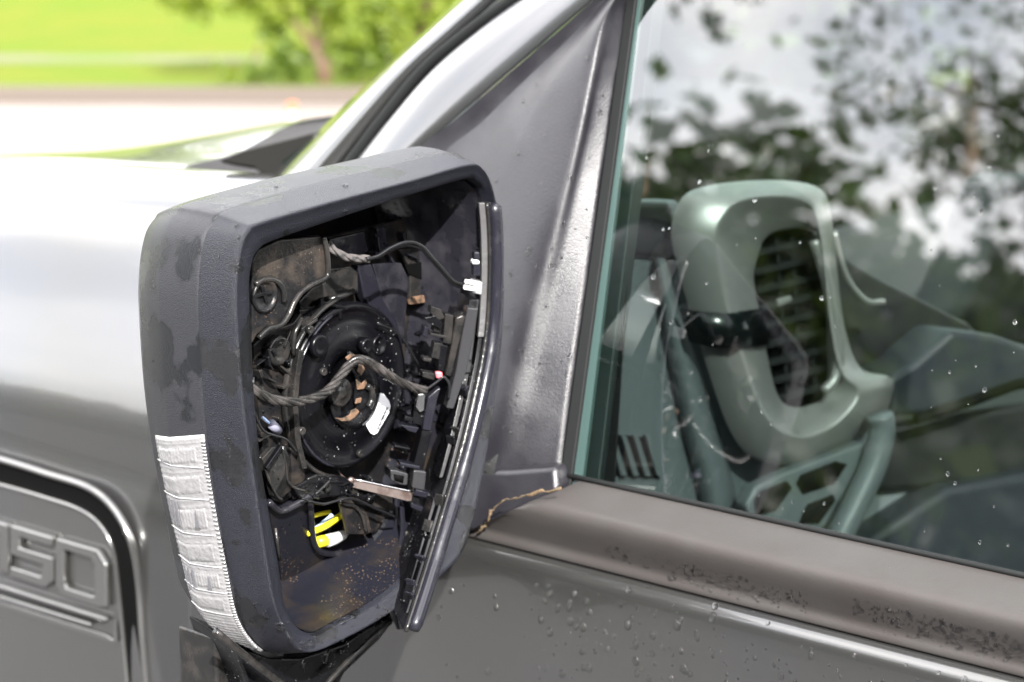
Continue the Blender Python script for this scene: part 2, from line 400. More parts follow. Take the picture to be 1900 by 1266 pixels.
for i, a in enumerate(range(-8, -135, -13)):  # unseen trees added behind the camera to darken what the plastics reflect
    b = Vector(yard(a, 9.5)); h = 4.3 + .5 * R.random(); r = 1.9
    tree('sky_block_tree', b, [[(0, 0, -.1, .14), (.1, 0, h * .4, .09), (0, .1, h * .85, .03)]],
         [((R.uniform(-r, r) * .55, R.uniform(-r, r) * .55, h * z), r * R.uniform(.42, .58), .9) for z in (.08, .18, .3, .4, .5, .6, .7, .8, .9)],
         2200, .36, M_LEAFD, 60 + i, spread=.3, label='unseen dark bushy tree added behind the camera to block sky from the truck', cat='tree', group='trees added behind the camera to block sky')
for i in range(9):  # unseen trees added so the bonnet and fender reflect green
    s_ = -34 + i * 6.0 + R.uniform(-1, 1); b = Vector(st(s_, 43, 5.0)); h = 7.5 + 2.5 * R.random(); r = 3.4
    tree('added_bank_tree', b, [[(0, 0, -.3, .3), (.1, 0, h * .4, .2), (0, .1, h * .85, .06)]],
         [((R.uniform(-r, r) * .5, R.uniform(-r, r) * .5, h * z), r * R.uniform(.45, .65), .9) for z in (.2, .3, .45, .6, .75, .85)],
         1100, .7, M_LEAF, 120 + i, spread=.3, label='unseen tall green tree added on the lawn bank for its reflection in the bonnet and fender', cat='tree', group='unseen trees added on the lawn bank')
for i in range(11):  # shrubs added as a dark backdrop to deepen the view through the cab
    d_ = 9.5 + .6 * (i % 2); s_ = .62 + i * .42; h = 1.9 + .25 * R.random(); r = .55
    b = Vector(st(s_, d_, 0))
    tree('backdrop_shrub', b, [[(0, 0, -.1, .05), (.05, 0, h * .4, .04), (0, .05, h * .8, .015)]],
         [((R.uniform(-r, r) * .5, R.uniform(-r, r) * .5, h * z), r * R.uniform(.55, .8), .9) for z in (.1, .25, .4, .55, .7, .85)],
         1300, .13, M_LEAFX, 90 + i, spread=.3, label='dark green shrub added ahead of the truck to darken the view through the cab', cat='shrub', group='shrubs added ahead of the truck as dark backdrop')
# one tall tree whose thin boughs hang over the drive
b = Vector(yard(3, 9.0))
bl = []; lm = [[(0, 0, -.1, .22), (.1, .1, 2.5, .17), (.2, .2, 4.2, .12), (.3, .6, 6, .05)]]
eye = Vector((0, 0, 1.35))
for i in range(30):
    a = radians(R.uniform(14, 44) if i % 3 else R.uniform(14, 28)); e = radians(R.uniform(24, 37)); q = R.uniform(5.5, 8.5)
    p = eye + Vector((-cos(a) * cos(e), sin(a) * cos(e), sin(e))) * q - b
    bl.append((tuple(p), R.uniform(.25, .58) * (1.3 if a < radians(27) else .55), .22))
    if i % 3 == 0: lm.append([(.15, .15, 3.2, .05), (p.x * .5, p.y * .5, p.z * .55 + 1.9, .03), (*p, .008)])
tree('oak_tree', b, lm, bl, 6500, .065, M_LEAFD, 77, label='tall tree with thin spreading boughs over the drive, mirrored in the window', cat='tree')

# ================================================================== THE TRUCK
truck = empty('pickup_truck', (0.95, -0.3, 0), label='dark grey metallic pickup truck beaded with rain, side mirror torn open', cat='truck')
def grid_surface(name, prof_of, ys, m, parent, solid=0.0012, **k):
    rings = [[Vector((x, y, z)) for x, z in prof_of(y)] for y in ys]
    v, f = loft(rings, closed=False)
    o = build(name, v, f, m, parent, norm=False, **k)
    return o
def lerp(a, b, t): return a + (b - a) * t
def smooth_prof(p, seg=5):
    return [(q.x, q.y) for q in cr_open([Vector((a, b, 0)) for a, b in p], seg)]
# door skin
dprof = smooth_prof([(0.012, 1.1685), (-0.008, 1.1680), (-0.0125, 1.1672), (-0.0165, 1.1645), (-0.0195, 1.1595), (-0.0212, 1.150), (-0.0222, 1.135), (-0.023, 1.115), (-0.023, 1.08), (-0.026, 1.0), (-0.028, .9), (-0.024, .75), (-.01, .55), (.02, .4)])
ys = [-1.25 + 1.621 * i / 60 for i in range(61)]
grid_surface('door_panel', lambda y: dprof, ys, M_PAINT, truck)
dp2 = smooth_prof([(0.012, 1.171), (0.004, 1.19), (0.014, 1.23), (0.03, 1.27), (0.05, 1.32), (0.066, 1.36), (.078, 1.385)])
grid_surface('door_corner_panel', lambda y: dp2, [.045 + .326 * i / 12 for i in range(13)], M_PAINT, truck)
# fender
fbase = [(-.012, .5), (-.020, .8), (-.020, .95), (-.0185, 1.03), (-.0155, 1.075), (-.0105, 1.11), (-.003, 1.145), (.006, 1.20), (.024, 1.255), (.048, 1.31), (.080, 1.36), (.115, 1.388), (.150, 1.400), (.176, 1.403), (.182, 1.396), (.184, 1.37)]
def fprof(y):
    t = (y - .43)
    p = []
    for x, z in fbase:
        k = max(0, min(1, (z - 1.14) / .26))
        p.append((x + .012 * k * t * t, z - k * (.035 * t + .05 * max(0, t - .2) ** 2 * 1.2) + .006 * k))
    return smooth_prof(p, 4)
grid_surface('fender', fprof, [.3785 + 1.9 * i / 60 for i in range(61)], M_PAINT, truck)
build('panel_gap', [Vector((x, y, z)) for y in (.365, .385) for x, z in ((.012, .4), (.012, 1.2))], [(0, 1, 3, 2)], M_GAP, truck, sm=False)
# bonnet
def hprof(y):
    t = y - .43; c = 1.409 - (.035 * t + .06 * max(0, t - .2) ** 2)
    q = y - .6; dm = 1.436 - .165 * q - .11 * max(0, q) ** 2
    p = [(.190, c - .035), (.192, c - .008), (.200, c - .001), (.24, lerp(c, dm, .08)), (.28, lerp(c, dm, .25)), (.34, lerp(c, dm, .8)), (.38, dm - .001), (.44, dm), (.8, dm), (1.2, dm - .01), (1.5, dm - .05), (1.7, dm - .1)]
    return smooth_prof([(x + .012 * t * t, z) for x, z in p], 4)
grid_surface('bonnet', hprof, [.60 + 1.5 * i / 50 for i in range(51)], M_PAINT, truck)
# cowl: the dark corner between bonnet and windscreen pillar
plate('cowl_panel', [(405, 298), (450, 280), (560, 252), (660, 225), (700, 250), (640, 345), (520, 338), (490, 326), (470, 310), (430, 304)], lambda x, y: onp(x, y, (-.8, -.35, .35), (.19, .45, 1.40)), (.01, .004, -.004), mat('cowl_black_plastic', (.012, .012, .011), .8, spec=.05), truck, bevel=.002)

# windscreen pillar, its black seal and the door frame beside it
def band(name, left, right, offs, m, parent, **k):
    """left/right: matched pixel edges; offs: (fraction across, height of the surface off the cabin side)"""
    A = cr_open([Vector((*p, 0)) for p in left], 8); B = cr_open([Vector((*p, 0)) for p in right], 8)
    rings = [[PG(lerp(a.x, b.x, t), lerp(a.y, b.y, t), o) for t, o in offs] for a, b in zip(A, B)]
    v, f = loft(rings, closed=False)
    # turn the faces outward and give the panel its own thickness
    o = build(name, v, f, m, parent, norm=False, **k)
    s = o.modifiers.new('thickness', 'SOLIDIFY'); s.thickness = .004; s.offset = 0
    return o
band('windscreen_pillar', [(420, 420), (508, 330), (600, 240), (700, 142), (800, 50), (930, -70)], [(545, 420), (632, 310), (700, 222), (778, 128), (868, 48), (990, -60)],
     [(0, .085), (.12, .035), (.3, .012), (.6, .002), (.85, .004), (1, .012)], M_PILLAR, truck)
sm_ = Bag().tube(cr_open([PG(x, y, .004) for x, y in ((540, 440), (640, 312), (708, 222), (786, 128), (866, 60), (940, 6), (1040, -60))], 8), .0048, 10)
sm_.go('pillar_seal', M_SEAL, truck)
band('door_frame', [(556, 430), (650, 310), (718, 222), (795, 132), (876, 62), (950, 8), (1050, -60)], [(640, 400), (771, 284), (850, 215), (930, 147), (1010, 78), (1101, 0), (1180, -68)],
     [(0, .012), (.08, .0), (.3, -.006), (.7, -.010), (.95, -.010), (1, -.009)], M_PILLAR, truck)
# sail panel with its facets and the raised ridge along the window
rowsS = [  # y-level: seam, facet A/B, ridge start, ridge, ridge end, rear edge  (px)
    ((1182, -70), (1188, -62), (1192, -66), (1198, -70), (1206, -72), (1216, -76)),
    ((1101, 0), (1112, 12), (1128, 8), (1140, 2), (1153, -2), (1170, -8)),
    ((1030, 62), (1062, 66), (1086, 66), (1112, 62), (1136, 60), (1160, 56)),
    ((930, 148), (962, 160), (1022, 156), (1090, 150), (1112, 150), (1142, 150)),
    ((850, 217), (890, 230), (975, 240), (1068, 240), (1094, 240), (1128, 240)),
    ((771, 284), (817, 292), (928, 345), (1044, 330), (1074, 330), (1114, 330)),
    ((740, 380), (790, 400), (900, 440), (1010, 440), (1054, 440), (1098, 440)),
    ((740, 500), (800, 520), (880, 540), (978, 550), (1030, 550), (1083, 550)),
    ((740, 640), (800, 650), (870, 660), (950, 670), (1004, 670), (1066, 670)),
    ((740, 760), (800, 770), (860, 780), (920, 790), (980, 790), (1050, 790)),
    ((740, 850), (800, 860), (860, 870), (908, 868), (960, 870), (1041, 866)),
    ((740, 930), (800, 940), (860, 945), (892, 950), (935, 930), (1036, 903))]
offS = (-.019, -.0125, -.021, -.0235, -.012, .000)
rings = [[PG(x, y, o * (1.0 if j < 10 else .75)) for (x, y), o in zip(r, offS)] for j, r in enumerate(rowsS)]
def across(r):
    q = cr_open(r, 6); o = []
    for a, b in ((r[0], r[1]), (r[1], r[2])): o += [lerp(a, b, t) for t in (.03, .5, .97)]
    return o + q[12:]
rr = [across(r) for r in rings]
rr = [list(c) for c in zip(*[cr_open([q[i] for q in rr], 4) for i in range(len(rr[0]))])]
rr = [r + [r[-1] + Vector((.02, 0, 0))] for r in rr]
v, f = loft(rr, closed=False)
build('sail_panel', v, f, M_SAIL, truck, norm=False)
plate('sail_foot', [(1034, 912), (1000, 934), (940, 962), (910, 985), (886, 998), (866, 985), (866, 870), (940, 872), (1030, 866)], lambda x, y: PG(x, y, -.019), (.03, 0, 0), M_SAIL, truck, bevel=.005)

# window: channel, glass
gl = [PG(x, y) for x, y in ((1052, 935), (1192, -70), (2300, -70), (2300, 1200))]
Bag().slab(gl, (.004, 0, 0)).go('window_glass', M_GLASS, truck, sm=False, label='tinted front side window mirroring trees and sky')
Bag().slab([PG(x, y, -.004) for x, y in ((1036, 905), (1156, 40), (1172, -70), (1188, -70), (1174, 40), (1057, 907))], (.012, 0, 0)).go('window_seal', M_SEAL, truck, bevel=.001)
Bag().slab([PG(x, y, -.0005) for x, y in ((1058, 907), (1174, 40), (1190, -70), (1200, -70), (1184, 40), (1078, 907))], (.0045, 0, 0)).go('glass_edge', M_GEDGE, truck, sm=False)
Bag().slab([PG(x, y, .016) for x, y in ((1076, 960), (1196, -70), (1224, -70), (1104, 960))], (.03, .01, 0)).go('run_channel', M_CHAN, truck, bevel=.002)
Bag().slab([PG(x, y, .03) for x, y in ((1108, 960), (1160, 420), (1180, 300), (1190, 300), (1172, 420), (1138, 960))], (.02, .02, 0)).go('inner_seal', M_SEAL, truck, bevel=.002)

# belt moulding: top face, rounded ridge, side face, in one length along the door
mp = smooth_prof([(.030, 1.200), (.029, 1.2215), (.024, 1.2225), (.004, 1.2185), (-.014, 1.2140), (-.0195, 1.2085), (-.0185, 1.200), (-.012, 1.186), (-.009, 1.178), (-.011, 1.172), (-.008, 1.1685), (.01, 1.168)], 4)
def mprof(y):
    zc = 1.2225 - max(0, y + .028) / .085 * .050            # the trim's front end is cut off at a slope
    return [(x, min(z, zc)) for x, z in mp]
grid_surface('belt_moulding', mprof, [-1.25 + 1.31 * i / 90 for i in range(91)], M_MOULD, truck)
# seal lip between moulding and glass
Bag().tube([Vector((.0275, -1.25 + 1.24 * i / 20, 1.224)) for i in range(21)], .0022, 8).go('belt_seal', M_SEAL, truck)
# packed leaf dirt round the moulding's front end
dd = Bag()
for path in ([(1040, 906), (1000, 914), (955, 924), (930, 932), (912, 950), (902, 972), (884, 990)], [(1040, 906), (1075, 914), (1120, 930), (1170, 943)]):
    pts = cr_open([PX(x, y, -.016) if path[-1][0] < 1000 else PX(x, y, .022) for x, y in path], 6)
    pts = [p + Vector((random.uniform(-.001, .001), random.uniform(-.0012, .0012), random.uniform(-.001, .001))) for p in pts]
    dd.tube(pts, [random.uniform(.0003, .0018) * (1.0 if path[-1][0] < 1000 else .6) for _ in pts], 6)
dd.go('packed_dirt', M_DIRT, truck, kind='stuff')

# ------------------------------------------------------------------ fender insert and badge
def FX(x, y, o=-.020): return PX(x, y, o)
badge = empty('fender_badge', (-.02, .6, 1.05), truck)
outer = [(-420, 735), (-200, 797), (0, 852), (90, 880), (165, 905), (212, 945), (244, 1005), (258, 1080), (265, 1180), (276, 1300)]
inner = [(-420, 790), (-200, 848), (0, 899), (90, 925), (150, 946), (188, 976), (210, 1020), (220, 1090), (230, 1190), (240, 1300)]
ch = [FX(x, y, -.0215) for x, y in outer] + [FX(x, y, -.0215) for x, y in reversed(inner)]
O = cr_open([FX(x, y, -.0205) for x, y in outer], 6); I_ = cr_open([FX(x, y, -.0205) for x, y in inner], 6)
v, f = loft([O, [lerp(a, b, .5) + Vector((.0012, 0, 0)) for a, b in zip(O, I_)], I_], closed=False)
build('recess', v, f, M_GAP, badge, norm=False)
Bag().tube(O, .0042, 10, flat=.8).go('surround', M_BADGE, badge)
Bag().tube(I_, .0032, 10, flat=.8).go('insert_edge', M_BADGE, badge)
Bag().slab([p + Vector((-.0005, 0, 0)) for p in I_] + [FX(-420, 1300, -.021)], (.001, 0, 0)).go('insert_panel', M_PAINT, badge, sm=False)
def zb(pts): return [(x / 2.84, 820 + y / 2.84) for x, y in pts]
def raised(name, pts, hole=None, o=-.0215, d=.0075, m=None, **k):
    m = m or M_BADGE
    P = [FX(x, y, o) for x, y in zb(pts)]
    b = Bag()
    if hole:
        H = [FX(x, y, o) for x, y in zb(hole)]; n = len(P); D = Vector((-d, 0, 0))
        b.add(P + H + [p + D for p in P] + [h + D for h in H],
              [(i, (i + 1) % n, (i + 1) % n + n, i + n) for i in range(n)] + [(i + 2 * n, i + 3 * n, (i + 1) % n + 3 * n, (i + 1) % n + 2 * n) for i in range(n)] +
              [(i, i + 2 * n, (i + 1) % n + 2 * n, (i + 1) % n) for i in range(n)] + [(i + n, (i + 1) % n + n, (i + 1) % n + 3 * n, i + 3 * n) for i in range(n)])
    else:
        b.slab(P, (-d, 0, 0))
    return b.go(name, m, badge, bevel=.0026, seg=1, **k)
raised('numeral', [(-40, 395), (68, 425), (68, 690), (25, 676), (25, 480), (-40, 460)], label='numeral 1')
raised('numeral', [(78, 425), (302, 492), (302, 548), (128, 498), (128, 545), (306, 600), (306, 730), (268, 765), (78, 702), (78, 645), (240, 696), (248, 642), (78, 588)], label='numeral 5')
raised('numeral', [(318, 496), (540, 560), (590, 640), (590, 868), (560, 868), (350, 800), (318, 745)], [(362, 562), (500, 604), (520, 640), (520, 796), (505, 800), (376, 758), (362, 735)], label='numeral 0')
raised('hyphen', [(-170, 500), (-65, 530), (-65, 590), (-170, 560)])
raised('letter', [(-420, 270), (-200, 340), (-200, 395), (-360, 345), (-360, 410), (-230, 450), (-230, 505), (-360, 465), (-360, 600), (-420, 580)], label='letter F')
raised('badge_bar', [(-420, 620), (0, 735), (580, 915), (585, 940), (575, 945), (0, 765), (-420, 650)])
raised('badge_bar', [(-420, 675), (0, 790), (505, 945), (505, 968), (0, 820), (-420, 705)])
raised('badge_base', [(-420, 720), (0, 835), (560, 1015), (600, 1040), (610, 940), (625, 935), (630, 1052), (600, 1062), (0, 868), (-420, 750)], d=.002)

# ================================================================== SIDE MIRROR
side = empty('side_mirror', (-.17, .06, 1.15), truck, label='broken side mirror housing with its glass pulled out and works exposed')
Rp = [(439, 640), (435, 540), (444, 460), (458, 426), (484, 411), (620, 372), (760, 335), (863, 306), (894, 313), (915, 360), (931, 460), (930, 620), (908, 800), (876, 965), (843, 1043), (740, 1125), (640, 1184), (560, 1209), (514, 1140), (492, 1040), (468, 880), (450, 760)]
Ip = [(468, 640), (463, 540), (468, 490), (482, 464), (512, 446), (640, 402), (770, 360), (863, 333), (886, 337), (905, 367), (917, 460), (916, 620), (890, 800), (852, 950), (815, 1015), (716, 1108), (628, 1159), (580, 1179), (534, 1138), (514, 1030), (487, 880), (474, 760)]
Rr = [PY(x, y, 0) for x, y in Rp]
Ir = [PY(x, y, .006) for x, y in Ip]
Sp = {0: (374, 640), 1: (371, 540), 2: (381, 450), 3: (402, 409), 4: (432, 388), 5: (587, 342), 6: (740, 306), 7: (838, 284), 17: (512, 1214), 18: (455, 1160), 19: (428, 1052), 20: (398, 890), 21: (382, 760)}
Sr = [PY(*Sp[i], .03) if i in Sp else Rr[i] + Vector((.005, .03, 0)) for i in range(22)]
# the corner 8 follows on from 7
Sr[8] = Rr[8] + Vector((.004, .03, .004)); Sr[16] = Rr[16] + Vector((-.002, .03, -.004))
SEG = 8
R_, I2, S_ = cr_closed(Rr, SEG), cr_closed(Ir, SEG), cr_closed(Sr, SEG)
def mid(a, b, t, dv=(0, 0, 0)): return [lerp(p, q, t) + Vector(dv) for p, q in zip(a, b)]
cen = sum(S_, Vector()) / len(S_)
def inset(ring, dx, y, dz=None):
    """the ring drawn in towards its centre by about dx metres and moved to depth y"""
    hx, hz = .118, .148; dz = dx if dz is None else dz
    return [Vector((cen.x + (p.x - cen.x) * (1 - dx / hx), y, cen.z + (p.z - cen.z) * (1 - dz / hz))) for p in ring]
# bezel: seam groove, outer side, soft ridge, inner chamfer, lip
bz = [mid(S_, S_, 0, (0, .0015, 0)), mid(S_, R_, .02), mid(S_, R_, .3), mid(S_, R_, .62), mid(S_, R_, .84), mid(S_, R_, .95, (0, -.0006, 0)), mid(R_, I2, .04, (0, -.0012, 0)), mid(R_, I2, .18, (0, -.0004, 0)), mid(R_, I2, .6), mid(R_, I2, .93, (0, -.0004, 0)), mid(I2, I2, 0, (0, .0015, 0))]
icen = sum(I2, Vector()) / len(I2)
def liner_ring(d, y): return [Vector((icen.x + (p.x - icen.x) * (1 - d / .108), y, icen.z + (p.z - icen.z) * (1 - d / .135))) for p in I2]
bz += [liner_ring(.0005, .012)]
v, f = loft(bz)
bezel = build('bezel', v, f, M_BEZEL, side, norm=True)
# flip test is left to recalc; liner: the cup behind the bezel
ln = [liner_ring(.001, .0115), liner_ring(.0015, .03), liner_ring(.004, .06), liner_ring(.010, .085), liner_ring(.024, .100), liner_ring(.045, .105)]
v, f = loft(ln, cap=True)
build('housing_liner', v, f, M_LINER, side, norm=False)
# shell behind the seam
sh = [inset(S_, .0016, .0315), inset(S_, .0006, .0325), inset(S_, .0, .036), inset(S_, -.0015, .05), inset(S_, -.002, .066), inset(S_, .002, .082), inset(S_, .008, .098), inset(S_, .019, .113), inset(S_, .036, .126), inset(S_, .060, .135), inset(S_, .09, .140)]
v, f = loft(sh, cap=True)
build('shell', v, f, M_SHELL, side, norm=True)
Bag().tube([p + Vector((0, .0008, 0)) for p in inset(S_, .003, .031)] + [inset(S_, .003, .031)[0] + Vector((0, .0008, 0))], .0016, 6).go('seam', M_GAP, side)

# turn signal: white reflector cells under a ribbed lens wrapped round the outboard lower side
SK = -4.5
def sk(u, y, o=0.0): return shell_pt(u + .5 * SK * (y - .033) * max(0, (u - U1) / (U0 - U1)), y, o)
def shell_pt(u, y, o=0.0):
    """u: ring parameter (control index), y: depth; o: outward offset"""
    k = (u % 22) * SEG; i = int(k); t = k - i; n = len(S_)
    def ringpt(j):
        ks = [(.03, .0), (.05, -.0015), (.066, -.002), (.082, .002), (.098, .008), (.113, .019), (.126, .036)]
        for (a, da), (b, db) in zip(ks, ks[1:]):
            if y <= b: d = lerp(da, db, max(0, (y - a) / (b - a))); break
        else: d = .045
        p = S_[j % n]
        return Vector((cen.x + (p.x - cen.x) * (1 - d / .118), y, cen.z + (p.z - cen.z) * (1 - d / .148)))
    p = lerp(ringpt(i), ringpt(i + 1), t); q = ringpt(i + 1) - ringpt(i - 1)
    out = Vector((q.z, 0, -q.x)).normalized()
    if out.dot(p - cen) < 0: out = -out
    return p + out * o
U0, U1 = 20.62, 17.25       # top of the lamp to its bottom tip
SK = -4.5
def lensgrid(name, ua, ub, ya, yb, nu, nv, off, m, amp=0, freq=0, vamp=0, vfreq=0):
    rings = []
    for i in range(nu + 1):
        u = lerp(ua, ub, i / nu); row = []
        for j in range(nv + 1):
            y0 = ya(u) if callable(ya) else ya; y1 = yb(u) if callable(yb) else yb
            y = lerp(y0, y1, j / nv)
            e = min(1, min(i, nu - i) / 2, min(j, nv - j) / 1)
            o = off * e + (amp * abs(sin(i * freq)) + vamp * abs(sin(j * vfreq))) * e
            row.append(shell_pt(u + SK * (y - .033) * max(0, (u - U1) / (U0 - U1)), y, o))
        rings.append(row)
    v, f = loft(rings, closed=False)
    return build(name, v, f, m, side, norm=False)
def yb(u):
    t = (U0 - u) / (U0 - U1)
    return lerp(.090, .076, t) if t < .72 else lerp(.0789, .036, ((t - .72) / .28) ** 1.3)
lensgrid('lamp_lens', U0, U1, .0335, yb, 150, 14, .0016, M_LENS, amp=.0005, freq=pi / 3)
nc = 6
for c in range(nc):
    a = lerp(U0 - .12, U0 - 2.45, c / nc); b_ = lerp(U0 - .12, U0 - 2.45, (c + .80) / nc)
    lensgrid('lamp_cell', a, b_, .0405, lambda u: yb(u) - .006, 10, 40, .0021, M_LENS, vamp=.0006, vfreq=pi / (2 if c % 2 else 3), amp=0)
    Bag().tube([sk(lerp(b_, a, -.12), lerp(.036, yb(b_) - .002, i / 12), .0019) for i in range(13)], .0006, 6).go('lamp_rib', M_LENS, side)
    if c in (2, 4):
        uu = lerp(a, b_, .55)
        Bag().slab([shell_pt(uu - .10, .046, .0042), shell_pt(uu + .09, .0475, .0042), shell_pt(uu - .10, .050, .0042)], (-.0008, 0, 0)).go('lamp_led', M_LENSD, side, sm=False)
        for q in range(3):
            y = yb(uu) - .010 - q * .0045
            Bag().slab([shell_pt(uu + .13, y, .0042), shell_pt(uu + .13, y - .002, .0042), shell_pt(uu - .12, y - .0022, .0042), shell_pt(uu - .12, y, .0042)], (-.0008, 0, 0)).go('lamp_facet', M_LENSD, side, sm=False)
tb_ = Bag()
for i in range(64):
    u = lerp(U0 - .1, U1 + .2, i / 63)
    tb_.tube([shell_pt(u, .0325, .0012), shell_pt(u, .0350, .0018)], .0008, 6)
tb_.go('lamp_serration', M_LENS, side)

# right wall of the cup, smooth and grey
wl = []
for d, y in ((.0022, .013), (.0030, .03), (.0045, .05), (.007, .066), (.012, .080), (.022, .092)):
    rg = liner_ring(d, y); wl.append([rg[k] for k in range(int(7.4 * SEG), int(12.2 * SEG))])
v, f = loft(wl, closed=False)
build('inner_wall', v, f, M_LINERW, side, norm=False)

# upper left bracket with a round plug
plate('corner_bracket', [(468, 486), (480, 462), (520, 444), (570, 440), (598, 438), (604, 452), (608, 485), (607, 512), (590, 522), (565, 535), (548, 556), (534, 585), (520, 602), (496, 608), (478, 622), (468, 640)], lambda x, y: PY(x, y, .026), (.001, .006, 0), M_DUSTY, side, bevel=.0016)
Bag().tube(cr_open([PY(x, y, .0245) for x, y in ((600, 440), (606, 462), (609, 500), (604, 516), (580, 528), (560, 542), (547, 560), (534, 588), (520, 604), (498, 611), (480, 628))], 5), .0020, 8).go('bracket_lip', M_GREY, side)
Bag().lathe(PY(489, 549, .026), (0, 1, 0), [(.011, .001), (.0115, -.002), (.0095, -.0028), (.009, -.0005), (.0085, -.0002)], 32).go('plug', M_DUSTY, side)
Bag().slab([PY(x, y, .0235) for x, y in ((470, 547), (505, 540), (505, 546), (470, 554))], (0, .002, 0)).slab([PY(x, y, .0235) for x, y in ((484, 530), (490, 530), (500, 562), (494, 563))], (0, .002, 0)).go('plug_slot', M_BLACK, side, bevel=.0005)
Bag().tube(cr_open([PY(x, y, .0245) for x, y in ((474, 528), (492, 518), (514, 522), (526, 540), (528, 560))], 5), .0022, 8).go('plug_collar', M_GREY, side)

# back structure behind the motor: uprights, plates, openings
plate('back_plate', [(604, 440), (676, 424), (690, 420), (780, 400), (800, 470), (800, 560), (770, 700), (760, 860), (700, 930), (600, 930), (520, 860), (500, 640), (560, 560)], lambda x, y: PY(x, y, .078), (0, .004, 0), M_DUSTY, side, bevel=.001)
plate('upright', [(664, 492), (690, 490), (700, 520), (712, 556), (738, 600), (748, 640), (752, 720), (760, 800), (742, 800), (726, 640), (700, 590), (676, 552)], lambda x, y: PY(x, y, .064), (0, .008, 0), M_RIM, side, bevel=.0014)
plate('upright_panel', [(692, 490), (745, 488), (760, 520), (756, 560), (752, 600), (752, 640), (735, 610), (712, 560), (700, 520)], lambda x, y: PY(x, y, .066), (0, .006, 0), M_LINERW, side, bevel=.001)
plate('grey_baffle', [(742, 464), (775, 462), (792, 480), (796, 560), (792, 575), (760, 560), (762, 500)], lambda x, y: PY(x, y, .070), (0, .004, 0), M_GREY, side, bevel=.001)
Bag().slab([PY(x, y, .069) for x, y in ((752, 492), (786, 486), (786, 520), (758, 508))], (0, .0008, 0)).go('dark_slot', M_GAP, side, sm=False)
plate('rib_plate', [(700, 424), (716, 418), (722, 470), (706, 472)], lambda x, y: PY(x, y, .068), (0, .010, 0), M_RIM, side, bevel=.0012)
plate('rust_tab', [(760, 553), (788, 548), (790, 562), (762, 566)], lambda x, y: PY(x, y, .064), (0, .003, 0), M_RUST, side)
plate('bridge_plate', [(606, 500), (650, 494), (664, 505), (666, 545), (640, 548), (606, 552), (580, 560), (560, 590), (556, 560), (580, 535), (604, 524)], lambda x, y: PY(x, y, .060), (0, .005, 0), M_GREY, side, bevel=.001)
Bag().tube([PY(x, y, .056) for x, y in ((612, 556), (640, 548), (656, 540))], .0022, 8).go('bridge_lip', M_GREY, side)
plate('shaded_hollow', [(612, 444), (676, 430), (684, 466), (664, 478), (630, 470)], lambda x, y: PY(x, y, .066), (0, .003, 0), M_RIM, side)

# the motor: a big round disc
mc = PY(648, 716, .046)
rad = .0605
Bag().lathe(mc, (0, -1, 0), [(rad * .94, -.028), (rad, -.020), (rad, -.002), (rad * .985, .001), (rad * .93, .0016), (rad * .91, -.0006), (rad * .72, -.0002), (rad * .70, .0012), (rad * .55, .0016), (rad * .42, .0016), (rad * .40, -.002), (.012, -.003)], 72).go('motor_disc', M_MOTOR, side)
# rim flange around its left side, wet and shiny
fl = []
for a in range(100, 262, 6):
    t = radians(a); fl.append(mc + Vector((cos(t) * rad * 1.10, -.001, sin(t) * rad * 1.10)))
Bag().tube(fl, .0032, 8, flat=.6).go('motor_flange', M_GREY, side)
fl = [mc + Vector((cos(radians(a)) * rad * .97, -.0035, sin(radians(a)) * rad * .97)) for a in range(110, 250, 6)]
Bag().tube(fl, .0011, 6).go('motor_rim', M_RIM, side)
# lugs and boss
for px, py, r in ((585, 640, .0085), (672, 640, .006)):
    Bag().lathe(PY(px, py, .044), (0, -1, 0), [(r, 0), (r, .005), (r * .8, .0065), (r * .55, .0055), (r * .3, .0055)], 28).go('boss', M_MOTOR, side)
# hub and ball joint in the middle, with rusty clay smears
Bag().lathe(PY(655, 730, .044), (0, -1, 0), [(.026, 0), (.026, .003), (.021, .0045), (.017, .0020), (.010, .0010)], 48).go('hub_ring', M_BLACK, side)
plate('hub_bridge', [(650, 650), (676, 668), (692, 700), (694, 738), (680, 760), (664, 768), (660, 740), (664, 700), (648, 676)], lambda x, y: PY(x, y, .038), (0, .004, 0), M_BLACK, side, bevel=.002)
Bag().lathe(PY(632, 728, .036), (0, -1, 0), [(.0105, -.004), (.0105, .001), (.009, .0022), (.005, .0016), (.0045, .0026), (.002, .003)], 36).go('pivot_screw', M_GREY, side)
Bag().tube(cr_open([PY(x, y, .036) for x, y in ((681, 716), (689, 724), (690, 742), (684, 756))], 5), .0026, 8).go('hub_spring', M_GREY, side)
rb = Bag()
for pts in ([(622, 776), (634, 782), (648, 782), (660, 774), (668, 764), (662, 758), (652, 762), (650, 770), (638, 776)], [(662, 704), (672, 712), (680, 704), (682, 712), (676, 722), (664, 724)], [(662, 740), (672, 738), (670, 748), (660, 750)], [(642, 664), (652, 656), (662, 660), (656, 666), (646, 670)], [(668, 674), (674, 676), (678, 686), (670, 698), (664, 690)]):
    rb.slab([PY(x, y, .0355) for x, y in pts], (0, .0015, 0))
rb.go('rust_smear', M_RUST, side, bevel=.0006)
Bag().lathe(PY(702, 640, .045), (0, -1, 0), [(.0075, -.002), (.0075, .0018), (.006, .0022), (.0055, .0004)], 24).go('boss', M_MOTOR, side)
